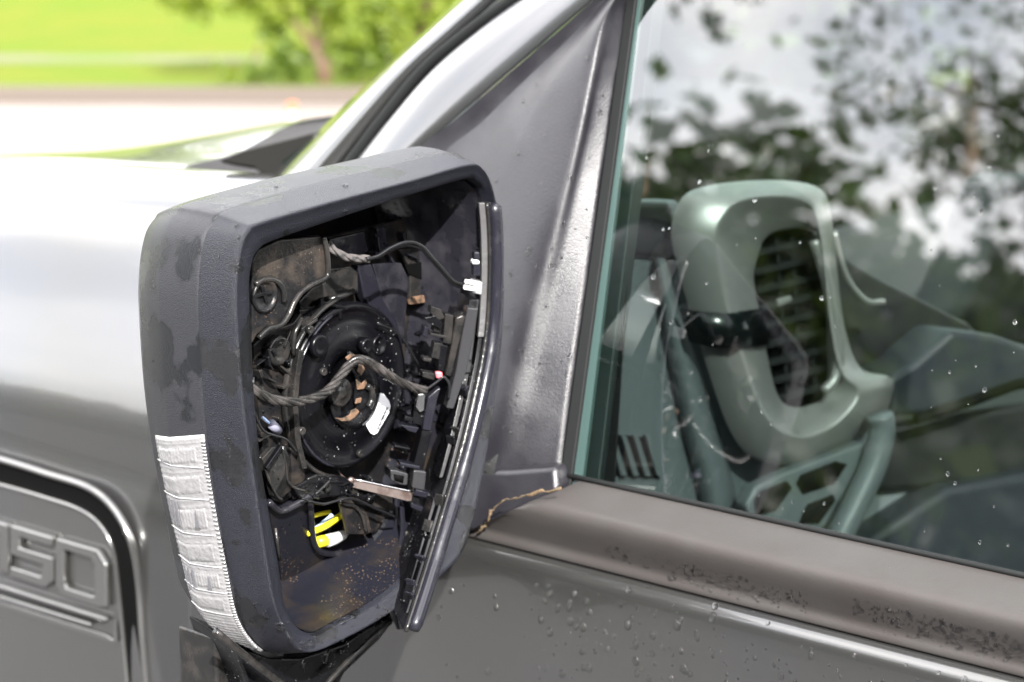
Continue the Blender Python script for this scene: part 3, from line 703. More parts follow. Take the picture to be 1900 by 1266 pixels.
# white type label on the motor
lp = [(703, 729), (712, 731), (722, 744), (725, 754), (722, 766), (700, 804), (694, 807), (688, 804), (680, 790), (679, 778), (684, 764), (697, 742)]
plate('type_label', lp, lambda x, y: PY(x, y, .0432), (0, .0006, 0), M_LABEL, side, bevel=.0002)
lk = Bag(); Rn = random.Random(4)
for i in range(15):
    t = i / 14; x0, y0 = lerp(699, 716, t), lerp(797, 758, t)
    h = Rn.uniform(4, 6)
    lk.slab([PY(x, y, .0430) for x, y in ((x0 - 1, y0 - h * .2), (x0 + h * .9, y0 + 2 - h), (x0 + h * .9 + 1, y0 + 3.4 - h), (x0, y0 + 1.2 - h * .2))], (0, -.0001, 0))
for r_ in range(2):
    for i in range(7):
        t = i / 6; x0, y0 = lerp(688 + r_ * 4, 702 + r_ * 4, t), lerp(786, 752, t) + r_ * 1
        if Rn.random() < .8: lk.slab([PY(x, y, .0430) for x, y in ((x0, y0), (x0 + 2, y0 - 2.2), (x0 + 2.8, y0 - 1.2), (x0 + .8, y0 + 1))], (0, -.0001, 0))
lk.go('label_print', M_INK, side, sm=False)

# left frame: ribbed wings between housing wall and motor
plate('left_frame', [(470, 640), (500, 615), (545, 600), (560, 580), (580, 575), (585, 600), (562, 640), (548, 700), (545, 780), (552, 850), (560, 900), (530, 935), (505, 930), (490, 880), (484, 800), (478, 720)], lambda x, y: PY(x, y, .050), (0, .005, 0), M_DUSTY, side, bevel=.0012)
Bag().lathe(PY(514, 650, .046), (0, -1, 0), [(.0105, -.002), (.0105, .003), (.008, .004), (.0055, .0025), (.003, .003)], 30).go('boss', M_GREY, side)
for a, b_ in (((528, 640), (556, 650)), ((516, 672), (546, 696)), ((560, 610), (590, 590)), ((540, 612), (530, 640))):
    p, q = PY(*a, .044), PY(*b_, .040)
    Bag().slab([p, q, q + Vector((0, 0, -.0022)), p + Vector((0, 0, -.0022))], (.0, .012, 0)).go('stiffener', M_GREY, side, bevel=.0005)
plate('flange_strip', [(556, 648), (566, 652), (558, 700), (554, 745), (560, 820), (572, 870), (562, 872), (549, 820), (544, 745), (548, 700)], lambda x, y: PY(x, y, .036), (.002, .010, 0), M_GREY, side, bevel=.001)
plate('wedge_tab', [(556, 575), (600, 568), (622, 572), (600, 590), (584, 612), (562, 600)], lambda x, y: PY(x, y, .050), (0, .006, 0), M_BLACK, side, bevel=.0012)
Bag().tube([PY(x, y, .040) for x, y in ((545, 660), (544, 640), (548, 616), (560, 590))], .0016, 6).go('edge_bead', M_GREY, side)
# stub of a grey connector at left
Bag().tube([PY(486, 774, .044), PY(500, 786, .040)], .0012, 6).go('loose_end', M_BLU, side)
Bag().tube([PY(503, 786, .040), PY(516, 800, .042)], .0034, 10).go('grey_stub', mat('grey_blue_plastic', (.20, .20, .26), .35), side)
# crumpled lower left bracket
def crumple(name, px, y, d, m, amp, seed):
    R2 = random.Random(seed); pts = [PY(a, b, y) for a, b in px]; c = sum(pts, Vector()) / len(pts); b = Bag(); n = len(pts)
    c += Vector((0, -amp * 1.6, 0)); pp = [p + Vector((0, R2.uniform(-amp, amp), 0)) for p in pts]
    b.add(pp + [c] + [p + Vector((0, d, 0)) for p in pp], [(i, (i + 1) % n, n) for i in range(n)] + [(i, i + n + 1, (i + 1) % n + n + 1, (i + 1) % n) for i in range(n)])
    return b.go(name, m, side, bevel=.0005, norm=True)
crumple('torn_tab', [(492, 852), (510, 832), (524, 826), (534, 850), (538, 890), (545, 910), (520, 928), (505, 920), (500, 890)], .036, .004, M_GREY, .003, 2)
crumple('torn_tab', [(536, 830), (560, 850), (566, 885), (560, 900), (542, 905), (536, 870)], .044, .004, M_DUSTY, .003, 3)
Bag().slab([PY(x, y, .030) for x, y in ((523, 826), (526, 832), (498, 874), (494, 868))], (0, .004, 0)).go('torn_edge', M_BLACK, side, bevel=.0006)
for path in (((524, 828), (531, 870), (534, 892), (548, 906), (570, 912)), ((492, 868), (500, 892), (514, 920), (524, 928)), ((570, 890), (588, 882)), ((585, 918), (602, 902), (612, 892)), ((470, 700), (468, 760), (472, 820))):
    Bag().tube(cr_open([PY(x, y, .033) for x, y in path], 4), .0011, 6).go('torn_rib', M_GREY, side)
plate('lower_motor_tray', [(545, 905), (590, 880), (640, 885), (660, 900), (640, 920), (590, 925), (560, 930)], lambda x, y: PY(x, y, .042), (0, .008, 0), M_BLACK, side, bevel=.0012)

def wire(name, px, y, r, m, seg=6): return Bag().tube(cr_open([PY(a, b, y) for a, b in px], seg), r, 10).go(name, m, side)
# small fins, screws and loose leads that fill the gaps
Rf = random.Random(17)
for x0, y0, x1, y1, n, dep, mm in ((478, 690, 548, 830, 12, .042, M_GREY), (560, 892, 720, 925, 12, .040, M_BLACK), (748, 610, 795, 880, 14, .050, M_BLACK), (585, 560, 640, 600, 5, .044, M_BLACK), (690, 430, 780, 480, 6, .066, M_RIM), (484, 640, 540, 690, 6, .040, M_BLACK)):
    for _ in range(n):
        x, y = Rf.uniform(x0, x1), Rf.uniform(y0, y1); a = Rf.choice((0, .3, 1.4, 1.2, 2.6)) + Rf.uniform(-.2, .2); l = Rf.uniform(8, 26); w = Rf.uniform(1.2, 3.2)
        dx, dy = cos(a) * l / 2, sin(a) * l / 2; nx, ny = -sin(a) * w, cos(a) * w
        Bag().slab([PY(x + u * dx + q * nx, y + u * dy + q * ny, dep) for u, q in ((-1, -1), (1, -1), (1, 1), (-.8, 1))], (0, Rf.uniform(.004, .012), 0)).go('fin', mm, side, bevel=.0005)
for x, y, dep in ((575, 612, .040), (742, 690, .058), (607, 905, .038), (560, 800, .036), (700, 600, .062), (668, 842, .0435), (600, 690, .0435)):
    Bag().lathe(PY(x, y, dep), (0, -1, 0), [(.0030, -.002), (.0030, .0012), (.0022, .0018), (.0010, .0006)], 18).go('screw', M_GREY, side)
wire('thin_lead', ((700, 600), (740, 620), (770, 665), (790, 700), (812, 702)), .040, .0009, M_WIRE)
wire('thin_lead', ((560, 925), (600, 935), (650, 925), (700, 945), (735, 960)), .036, .0010, M_WIRE)
wire('thin_lead', ((470, 760), (490, 800), (530, 815), (552, 840)), .034, .0009, M_WIRE)
# lower cup: apron with a window cut in it, wires behind
ap = [(494, 928), (520, 945), (560, 930), (575, 922), (578, 990), (584, 1016), (600, 1028), (640, 1028), (690, 1000), (726, 960), (736, 935), (765, 940), (770, 1060), (720, 1108), (640, 1150), (582, 1172), (545, 1140), (526, 1090), (512, 1010)]
plate('lower_apron', ap, lambda x, y: onp(x, y, (0, 1, .45), (0, .050, 1.24)), (0, .005, .002), M_LINER, side, bevel=.001)
Bag().tube(cr_open([onp(x, y, (0, 1, .45), (0, .048, 1.24)) for x, y in ((498, 932), (522, 948), (558, 932), (574, 926), (579, 988), (586, 1014), (602, 1026), (640, 1025), (688, 998), (724, 960), (738, 932))], 6), .0026, 8).go('apron_lip', M_LINERW, side)
Bag().tube([PY(x, y, .022) for x, y in ((511, 980), (516, 1020), (519, 1040))], .0011, 6).go('apron_bead', M_GREY, side)
plate('torn_bracket', [(628, 922), (640, 916), (660, 936), (676, 944), (684, 960), (690, 988), (680, 992), (646, 992), (640, 966), (634, 944)], lambda x, y: PY(x, y, .044), (0, .003, 0), M_DUSTY, side, bevel=.0008)
Bag().tube(cr_open([PY(x, y, .042) for x, y in ((630, 930), (642, 936), (658, 940), (672, 956), (680, 988))], 5), .0015, 6).go('bracket_edge', M_GREY, side)
plate('arm_knuckle', [(640, 905), (652, 897), (690, 906), (730, 920), (732, 950), (700, 944), (662, 936), (642, 922)], lambda x, y: PY(x, y, .050), (.002, .012, 0), M_GREY, side, bevel=.002)
plate('arm_side', [(680, 950), (716, 960), (700, 985), (690, 990)], lambda x, y: PY(x, y, .052), (0, .004, 0), M_DUSTY, side, bevel=.001)
plate('cavity_shade_sheet', [(580, 925), (660, 930), (740, 940), (700, 1000), (600, 1026), (584, 1010)], lambda x, y: PY(x, y, .085), (0, .002, 0), M_GAP, side)  # black sheet standing in for the shade inside the apron opening
wire('yellow_wire', ((570, 990), (584, 985), (604, 976), (622, 964), (634, 955)), .060, .0024, M_YEL)
wire('yellow_wire', ((572, 962), (590, 955), (612, 950)), .070, .0016, M_YEL)
wire('blue_wire', ((572, 990), (590, 978), (608, 964), (616, 956)), .063, .0017, M_BLU)
Bag().tube([PY(586, 1006, .066), PY(600, 1004, .066), PY(607, 1002, .066)], .0055, 14, flat=.8).go('yellow_connector', M_YEL, side)
Bag().tube([PY(606, 1004, .064), PY(620, 1000, .064), PY(636, 993, .064), PY(643, 990, .064)], [.0062, .006, .0045, .002], 14, flat=.75).go('white_connector', M_OFFW, side)

# main twisted cable across the motor, and the wires at the top
def twisted(name, px, r, m, strands=3, pitch=.016, parent=None):
    base = cr_open([PY(a, b, y) for a, b, y in px], 14); b = Bag()
    for s in range(strands):
        pts = []; L_ = 0
        for i, p in enumerate(base):
            if i: L_ += (p - base[i - 1]).length
            t = (base[min(i + 1, len(base) - 1)] - base[max(i - 1, 0)]).normalized(); a = t.cross(UZ).normalized(); c = t.cross(a)
            an = 2 * pi * (L_ / pitch + s / strands); pts.append(p + (a * cos(an) + c * sin(an)) * r * .55)
        b.tube(pts, r * .62, 8)
    return b.go(name, m, parent or side)
twisted('twisted_cable', ((462, 718, .020), (478, 728, .018), (505, 741, .016), (545, 746, .014), (585, 738, .016), (612, 722, .020), (630, 700, .024), (648, 678, .026), (664, 667, .024), (686, 673, .020), (712, 690, .016), (742, 709, .012), (775, 722, .008), (790, 724, .006)), .0031, M_CABLE, 4, .05)
twisted('sleeved_cable', ((608, 452, .034), (622, 466, .030), (646, 478, .026), (684, 481, .022)), .0026, M_SLEEVE, 3, .03)
wire_px = ((680, 481), (700, 476), (722, 462), (745, 452), (765, 450), (784, 458), (800, 476), (818, 496), (832, 512), (846, 524), (862, 529), (872, 531))
for k, dy in enumerate((0, 5)):
    Bag().tube(cr_open([PY(a, b + dy * min(1, i / 4), .020 - i * .0012 + .0015 * k) for i, (a, b) in enumerate(wire_px)], 8), .00155, 10).go('black_wire', M_WIRE, side)

# ------------------------------------------------------------------ arm and foot under the housing
plate('arm_plate', [(436, 1196), (500, 1222), (560, 1222), (640, 1196), (700, 1158), (728, 1138), (735, 1150), (705, 1188), (640, 1250), (600, 1330), (480, 1330)], lambda x, y: PY(x, y, .050), (.002, .05, .01), M_BLACK, side, bevel=.002)
Bag().tube([PY(x, y, .030) for x, y in ((400, 1172), (424, 1192), (460, 1222), (530, 1275), (570, 1310))], .0028, 8).go('arm_rail', M_GREY, side)
Bag().tube([PY(x, y, .042) for x, y in ((724, 1154), (690, 1184), (650, 1222), (600, 1275), (590, 1300))], .0022, 8).go('arm_edge', M_GREY, side)
plate('arm_foot', [(398, 1180), (428, 1200), (470, 1238), (520, 1290), (402, 1300)], lambda x, y: PY(x, y, .075), (0, .04, 0), M_GREY, side, bevel=.004)
for a in ((634, 1190, 640, 1178), (604, 1228, 609, 1206), (560, 1240, 566, 1226)):
    Bag().tube([PY(a[0], a[1], .038), PY(a[2], a[3], .038)], .0014, 6).go('arm_rib', M_GREY, side)
# the arm reaching in to the door below the sail
am = Bag()
rings = []
for t in range(9):
    t /= 8; c = Vector((lerp(-.12, .02, t), lerp(.085, .10, t), lerp(1.185, 1.205, t))); h = lerp(.030, .045, t); w = lerp(.030, .04, t)
    rings.append([c + Vector((0, cos(2 * pi * k / 16) * w, sin(2 * pi * k / 16) * h)) for k in range(16)])
v, f = loft(rings, cap=True); am.add(v, f); am.go('mirror_arm', M_SHELL, side)

# ================================================================== THE LOOSE MIRROR GLASS, hanging by its wires
gpos = PY(820, 800, -.005)
gl_ = empty('mirror_glass', gpos, label='loose mirror glass and black backing plate hanging edge-on out of the housing', cat='mirror glass')
edge = [(907, 376, .004), (911, 430, .003), (912, 500, .001), (909, 580, -.001), (903, 640, -.003), (892, 700, -.005), (874, 780, -.008), (850, 870, -.012), (826, 950, -.017), (802, 1030, -.022), (780, 1100, -.028), (757, 1170, -.033)]
E_ = cr_open([PY(x, y, d) for x, y, d in edge], 6)
WD = Vector((.60, .80, 0)).normalized()                 # the plate's width runs away from us
ND = Vector((-.80, .60, 0)).normalized()                # its back faces the works
def plate_layer(name, o0, o1, w0, w1, m, sh=0, par=gl_, trim=(0, None), bev=.0008):
    rings = []
    E2 = E_[trim[0]:trim[1]]
    for i, p in enumerate(E2):
        t = i / (len(E2) - 1); w = w1 * min(1, .15 + t * 2.0) if w1 > .02 else w1
        rings.append([p + ND * o0 + WD * w0, p + ND * o1 + WD * w0, p + ND * o1 + WD * w, p + ND * o0 + WD * w])
    v, f = loft(rings); n = len(rings)
    f.append((0, 1, 2, 3)); f.append(tuple((n - 1) * 4 + k for k in (3, 2, 1, 0)))
    return build(name, v, f, m, par, bevel=bev)
plate_layer('glass_sheet', -.0080, -.0055, .004, .072, mat('silvered_glass', (.32, .33, .33), .02, 1), trim=(2, -2))
Bag().tube([p - ND * .004 for p in E_], [.0016] + [.0052] * (len(E_) - 2) + [.0040], 12).go('rim', M_RIM, gl_)
Bag().tube([p + ND * .0018 - WD * .0015 for p in E_], .0016, 8).go('rim_bead', M_GREY, gl_)
plate_layer('backing_plate', -.0030, .0030, .002, .070, M_BLACK)
# broad face of the worn frame behind the rim, seen as long narrow strips
def along(t):                                            # point on the plate's near edge, t in 0..1
    k = t * (len(E_) - 1); i = min(int(k), len(E_) - 2); return lerp(E_[i], E_[i + 1], k - i)
def strip_on(name, t0, t1, o0, o1, w0, w1, m, taper=0, bev=.0007):
    rings = []; n = 18
    for i in range(n + 1):
        p = along(lerp(t0, t1, i / n)); k = 1 - taper * i / n
        rings.append([p + ND * o0 + WD * w0, p + ND * (o0 + (o1 - o0) * k) + WD * w0, p + ND * (o0 + (o1 - o0) * k) + WD * w1, p + ND * o0 + WD * w1])
    v, f = loft(rings); f.append((0, 1, 2, 3)); f.append(tuple(n * 4 + k for k in (3, 2, 1, 0)))
    return build(name, v, f, m, gl_, bevel=bev)
strip_on('scale_strip', .00, .34, .0030, .0078, -.001, .004, mat('pale_wet_plastic', (.07, .068, .07), .3, 0, bump=(160, .6, .001), var=(260, (.08, .08, .08), .55, .6)))
strip_on('frame_strip', .34, .96, .0030, .0068, .002, .030, M_MOTOR, .35)
strip_on('frame_strip', .42, .66, .0068, .0115, .008, .028, M_MOTOR, .3)
strip_on('frame_strip', .70, .90, .0068, .0100, .006, .024, M_MOTOR, .6)
Rc = random.Random(21)
for i in range(16):
    t = Rc.uniform(.40, .93); o = Rc.uniform(.006, .011) * (1.2 - .5 * t); L2 = Rc.uniform(.006, .018)
    Bag().box(along(t) + ND * o + WD * Rc.uniform(.002, .008), .0022, .008, .0035 + L2 * .3, Matrix.Rotation(Rc.uniform(-.5, .5), 3, 'Y')).go('snap_lug', Rc.choice([M_BLACK, M_RIM, M_GREY]), gl_, bevel=.0006)

# clip and heater module with its label
def on_plate(t, o, w): return along(t) + ND * o + WD * w
def block(name, t0, t1, o0, o1, w0, w1, m, bev=.0008):
    c = [on_plate(t, o, w) for t in (t0, t1) for o, w in ((o0, w0), (o1, w0), (o1, w1), (o0, w1))]
    return Bag().add(c, [(0, 1, 2, 3), (7, 6, 5, 4), (0, 4, 5, 1), (1, 5, 6, 2), (2, 6, 7, 3), (3, 7, 4, 0)]).go(name, m, gl_, bevel=bev)
M_MODW = mat('wet_grey_module', (.030, .030, .032), .14, 0, bump=(70, .25, .001))
block('heater_module', .245, .445, .0075, .0150, .004, .040, M_MODW)
block('heater_module_side', .275, .40, .0150, .0215, .008, .040, M_GREY)
block('module_label', .352, .430, .0218, .0222, .006, .012, M_LABEL, .0001)
pb = [along(lerp(.352, .430, i / 5)) for i in range(6)]
plate('module_label_face', [(838, 648), (852, 649), (843, 692), (829, 690)], lambda x, y: onp(x, y, tuple(-WD), on_plate(.39, .018, .0035)), tuple(WD * .0008), M_LABEL, gl_, bevel=.0002)
lk = Bag()
for i in range(5):
    x0, y0 = lerp(841, 834, i / 4), lerp(664, 686, i / 4)
    lk.slab([onp(x, y, tuple(-WD), on_plate(.39, .018, .0033)) for x, y in ((x0, y0), (x0 + 4, y0 + .6), (x0 + 3.6, y0 + 3), (x0 - .4, y0 + 2.4))], tuple(WD * .0001))
lk.go('label_print', M_INK, gl_, sm=False)
def WP(w=0.0):                                            # a plane across the plate, facing us
    base = on_plate(.45, .012, w); return lambda x, y: onp(x, y, tuple(-WD), base)
WDt = tuple(WD * .012)
def wp(name, px, w, d, m, bev=.0008, **k): return plate(name, px, WP(w), tuple(WD * d), m, gl_, bevel=bev, **k)
wp('module_end', [(868, 571), (888, 573), (884, 600), (866, 690), (842, 760), (828, 758), (846, 690), (858, 620)], -.004, .012, M_MODW, .0012)
wp('module_cover', [(846, 590), (858, 584), (866, 590), (852, 640), (838, 700), (826, 698), (838, 640)], .000, .014, M_GREY, .0014)
# rows of little clip fingers
for q in ([(800, 568), (818, 574), (826, 590), (812, 596), (798, 580)], [(788, 590), (808, 586), (822, 600), (820, 612), (796, 600)], [(826, 582), (842, 586), (838, 640), (822, 636)], [(800, 618), (830, 624), (828, 629), (798, 623)], [(806, 636), (822, 638), (818, 668), (800, 664)],
          [(786, 664), (802, 666), (800, 672), (785, 670)], [(784, 690), (808, 694), (806, 706), (784, 700)], [(818, 640), (832, 642), (824, 690), (812, 686)], [(742, 788), (778, 794), (772, 804), (758, 800)], [(732, 826), (762, 832), (760, 836), (732, 830)], [(752, 772), (768, 776), (766, 784), (750, 780)],
          [(788, 606), (796, 608), (792, 628), (784, 622)], [(806, 606), (818, 610), (816, 618), (804, 616)], [(770, 742), (790, 742), (782, 790), (766, 786)]):
    wp('clip_finger', q, random.uniform(.001, .006), .010, random.choice([M_BLACK, M_GREY, M_BLACK, M_RIM]), .0006)
wp('bright_clip', [(776, 732), (790, 730), (788, 762), (780, 766), (772, 756)], -.001, .006, M_CHROME)
wp('long_clip', [(794, 738), (812, 722), (818, 720), (812, 740), (800, 800), (784, 798), (790, 760)], -.003, .008, M_RIM)
wp('lower_rail', [(784, 798), (802, 800), (786, 870), (778, 940), (760, 936), (768, 860)], -.001, .012, M_BLACK)
wp('red_wire_end', [(808, 690), (822, 691), (822, 702), (810, 704)], -.002, .004, M_RED, .0015)
Bag().tube(cr_open([WP(-.004)(x, y) for x, y in ((790, 724), (812, 708), (824, 700), (834, 716), (832, 740))], 5), .0011, 8).go('thin_wire', M_WIRE, gl_)
for q in ([(864, 519), (882, 522), (880, 530), (862, 527)], [(862, 529), (886, 534), (884, 542), (860, 538)]):
    wp('wire_terminal', q, -.004, .004, M_OFFW, .001)
wp('terminal_block', [(878, 520), (896, 524), (894, 548), (876, 544)], -.002, .010, mat('clear_grey_plastic', (.25, .25, .26), .15), .001)
wp('pin_post', [(880, 468), (890, 468), (892, 512), (878, 512)], .000, .008, M_RIM, .001)
wp('pin_head', [(877, 482), (890, 482), (892, 492), (876, 492)], -.001, .008, M_OFFW, .0018)
# lower clips and box sockets
wp('socket', [(724, 872), (736, 873), (758, 880), (756, 902), (742, 900), (725, 892)], -.002, .012, M_MODW, .0012)
wp('socket_mouth', [(730, 880), (750, 884), (748, 897), (732, 892)], -.0026, .001, M_GAP, 0)
wp('clip_finger', [(742, 858), (780, 866), (778, 872), (742, 864)], -.004, .010, M_RIM, .0006)
wp('socket', [(768, 872), (792, 876), (788, 912), (764, 906)], -.004, .014, M_MODW, .0012)
wp('clip_finger', [(772, 908), (800, 916), (796, 926), (768, 920)], -.005, .012, M_RIM, .0008)
wp('clip_finger', [(764, 934), (792, 944), (788, 954), (762, 942)], -.004, .012, M_RIM, .0008)
# thin curved blade hanging down at the left of the plate
bp = cr_open([WP(.004)(x, y) for x, y in ((750, 938), (752, 985), (748, 1030), (742, 1080), (738, 1130), (742, 1168))], 6)
bq = cr_open([WP(.004)(x, y) for x, y in ((742, 938), (743, 985), (736, 1030), (726, 1080), (722, 1130), (736, 1168))], 6)
v, f = loft([bq, bp, [p + WD * .02 for p in bp], [p + WD * .02 for p in bq]], closed=False)
build('blade', v, f, M_RIM, gl_, norm=True)
M_GRIT = mat('gritty_wet_plastic', (.03, .028, .026), .3, 0, bump=(500, 1.0, .001), spots=(420, (.50, .42, .36), .32))
v, f = loft([[p - WD * .001 for p in bp[6:]], cr_open([WP(.003)(x, y) for x, y in ((766, 985), (764, 1030), (756, 1080), (750, 1130), (752, 1168))], 6)], closed=False)
build('gritty_web', v, f, M_GRIT, gl_, norm=True)
# spring steel strip lying across to the motor
ss = [WP(-.008)(x, y) for x, y in ((628, 873), (641, 887), (764, 912), (762, 930), (650, 905), (632, 890))]
spr = Bag()
top = [(628, 873), (634, 880), (641, 887), (680, 894), (720, 903), (758, 911), (766, 912), (767, 906)]
bot = [(630, 878), (636, 888), (644, 902), (680, 911), (720, 921), (756, 930), (763, 930), (767, 912)]
A_ = [WP(-.008)(x, y) for x, y in top]; B_ = [WP(-.008)(x, y) for x, y in bot]
v, f = loft([A_, B_, [p + WD * .0008 for p in B_], [p + WD * .0008 for p in A_]], closed=False); f += [(8 * 3 + i, 8 * 3 + i + 1, i + 1, i) for i in range(7)]
build('spring_strip', v, f, M_STEEL, gl_, bevel=.0002)
Bag().lathe(WP(-.0085)(651, 892), tuple(-WD), [(.0030, 0), (.0026, .0012), (.0012, .0019)], 20).go('spring_dimple', M_STEEL, gl_)
Bag().tube([WP(-.009)(x, y) for x, y in top[2:7]], .0005, 5).go('spring_edge', M_CHROME, gl_)

# ================================================================== INSIDE THE CAB
def plan(p0, n): return lambda x, y, o=0.0: onp(x, y, n, (Vector(p0) + Vector(n).normalized() * o))
DN = Vector((-.42, -.90, .08)).normalized()
D1 = plan((.28, -.03, 1.2), tuple(DN))
dash = empty('dashboard', (.6, .1, 1.0), truck, label='grey and silver dashboard seen through the side window')
dn = -DN * .03
# big grey side panel and its raised rib
plate('dash_side', [(1100, 372), (1260, 372), (1300, 480), (1420, 800), (1700, 780), (1720, 1060), (1500, 1060), (1080, 960)], lambda x, y: D1(x, y, -.055), tuple(dn), M_DASHG, dash, bevel=.004)
plate('dash_cap', [(1090, 372), (1250, 376), (1262, 486), (1170, 474), (1100, 480)], lambda x, y: D1(x, y, -.045), tuple(dn), M_DASHD, dash, bevel=.006)
A_ = cr_open([Vector((x, y, 0)) for x, y in ((1212, 478), (1226, 580), (1246, 700), (1266, 800), (1292, 900), (1310, 985))], 5)
B_ = cr_open([Vector((x, y, 0)) for x, y in ((1236, 480), (1270, 600), (1304, 700), (1334, 800), (1362, 900), (1372, 985))], 5)
rings = [[D1(lerp(a.x, b.x, t), lerp(a.y, b.y, t), o) for t, o in ((0, -.055), (.1, -.04), (.35, -.026), (.7, -.026), (.92, -.036), (1, -.055))] for a, b in zip(A_, B_)]
v, f = loft(rings, closed=False); build('dash_rib', v, f, M_DASHG, dash, norm=False)
# demister grille at the foot: louvres in a dark slot
plate('grille_recess', [(1128, 806), (1200, 812), (1212, 830), (1226, 888), (1130, 882)], lambda x, y: D1(x, y, -.052), tuple(dn * .1), M_GAP, dash)
for i in range(4):
    x0 = 1132 + i * 22
    plate('louvre', [(x0, 808), (x0 + 9, 809), (x0 + 33, 884), (x0 + 22, 884)], lambda x, y: D1(x, y, -.046), tuple(dn * .2), M_DASHG, dash, bevel=.0008)
# silver surround of the end vent, a rounded frame with depth
vo = [(1262, 372), (1300, 348), (1380, 336), (1470, 336), (1520, 352), (1536, 400), (1545, 480), (1560, 600), (1590, 680), (1650, 700), (1648, 740), (1628, 780), (1560, 826), (1490, 858), (1430, 862), (1385, 842), (1350, 790), (1318, 700), (1286, 600), (1258, 500), (1245, 430)]
vm = [(1345, 400), (1365, 378), (1410, 366), (1470, 366), (1506, 384), (1520, 430), (1528, 490), (1540, 600), (1560, 690), (1590, 720), (1590, 744), (1560, 780), (1530, 800), (1490, 812), (1450, 800), (1420, 770), (1396, 720), (1370, 640), (1346, 560), (1332, 480), (1330, 430)]
vi = [(1408, 470), (1418, 445), (1440, 430), (1480, 424), (1508, 428), (1520, 450), (1528, 500), (1534, 600), (1536, 690), (1530, 730), (1520, 744), (1500, 752), (1480, 756), (1460, 752), (1446, 738), (1436, 714), (1428, 680), (1420, 640), (1410, 580), (1400, 530), (1400, 500)]
VO = cr_closed([D1(x, y, -.016) for x, y in vo], 5); VO2 = cr_closed([D1(x, y, .0) for x, y in [(lerp(a[0], b[0], .12), lerp(a[1], b[1], .12)) for a, b in zip(vo, vm)]], 5)
VM = cr_closed([D1(x, y, .012) for x, y in vm], 5); VI = cr_closed([D1(x, y, -.016) for x, y in vi], 5); VI2 = cr_closed([D1(x, y, -.04) for x, y in vi], 5)
v, f = loft([VO, mid(VO, VM, .06, DN * .006), mid(VO, VM, .5, DN * .004), mid(VO, VM, .93, DN * .001), mid(VO, VM, .98), mid(VM, VI, .03), mid(VM, VI, .10, DN * -.0004), mid(VM, VI, .92), VI, VI2], cap=False)
build('vent_surround', v, f, M_SILV, dash, norm=False)
plate('vent_back', vi, lambda x, y: D1(x, y, -.036), tuple(dn * .1), M_GAP, dash)
for i in range(9):
    y0 = 452 + i * 34
    plate('louvre', [(1396 + i * 4, y0 + 14), (1522 + i * 2, y0 - 14), (1524 + i * 2, y0 - 2), (1400 + i * 4, y0 + 26)], lambda x, y: D1(x, y, -.022), tuple(dn * .3), M_LOUV, dash, bevel=.001)
for i in range(3):
    plate('louvre', [(1440 + i * 28, 440), (1446 + i * 28, 440), (1466 + i * 26, 740), (1460 + i * 26, 740)], lambda x, y: D1(x, y, -.030), tuple(dn * .1), M_LOUV, dash, bevel=.001)
plate('vent_tab', [(1444, 556), (1470, 548), (1472, 560), (1446, 570)], lambda x, y: D1(x, y, -.015), tuple(dn * .2), M_SILV, dash, bevel=.002)
# black band across the left of the surround
A_ = [(1262, 572), (1300, 578), (1345, 582), (1375, 578), (1412, 572)]; B_ = [(1280, 634), (1320, 642), (1362, 648), (1392, 644), (1424, 640)]
offb = (-.014, .001, .0140, .0045, -.012)
v, f = loft([[D1(x, y, o + .003) for (x, y), o in zip(A_, offb)], [D1(x, y, o + .003) for (x, y), o in zip(B_, offb)]], closed=False)
sb_ = build('vent_band', v, f, mat('piano_black', (.006, .009, .009), .2), dash, norm=False)
s_ = sb_.modifiers.new('thickness', 'SOLIDIFY'); s_.thickness = .002
# the bright second strip right of the vent
Bag().tube(cr_open([D1(x, y, .004) for x, y in ((1510, 446), (1528, 500), (1546, 580), (1556, 650), (1550, 700), (1530, 726))], 6), .0052, 10).go('vent_strip', M_SILV, dash)
Bag().tube(cr_open([D1(x, y, -.02) for x, y in ((1548, 430), (1562, 490), (1580, 530), (1610, 560), (1640, 560))], 6), .003, 8).go('vent_strip', M_SILV, dash)
# dashboard mass behind, its pale top edge and column shroud
plate('dash_mass', [(1400, 470), (1520, 450), (1640, 520), (1800, 600), (1840, 640), (1700, 700), (1560, 800), (1440, 800)], lambda x, y: D1(x, y, -.075), tuple(dn * 2), M_DASHD, dash, bevel=.006)
plate('column_shroud', [(1652, 700), (1700, 672), (1770, 612), (1850, 622), (1960, 660), (1960, 700), (1850, 730), (1720, 770), (1656, 776)], lambda x, y: D1(x, y, -.01), tuple(dn * 2), M_DASHB, dash, bevel=.008)
Bag().tube([D1(x, y, .0) for x, y in ((1700, 778), (1790, 750), (1880, 716), (1980, 690))], .005, 8).go('column_gap', M_GAP, dash)
plate('knee_panel', [(1640, 790), (1760, 770), (2000, 730), (2000, 900), (1800, 900), (1630, 920)], lambda x, y: D1(x, y, -.04), tuple(dn * 2), M_DASHD, dash, bevel=.01)
plate('lower_console', [(1600, 1010), (1760, 905), (2000, 860), (2000, 1200), (1580, 1100)], lambda x, y: D1(x, y, -.02), tuple(dn * 2), M_DASHB, dash, bevel=.01)
plate('footwell_shade', [(1560, 780), (2100, 780), (2100, 1200), (1500, 1100)], lambda x, y: D1(x, y, -.16), tuple(dn), M_DASHD, dash)
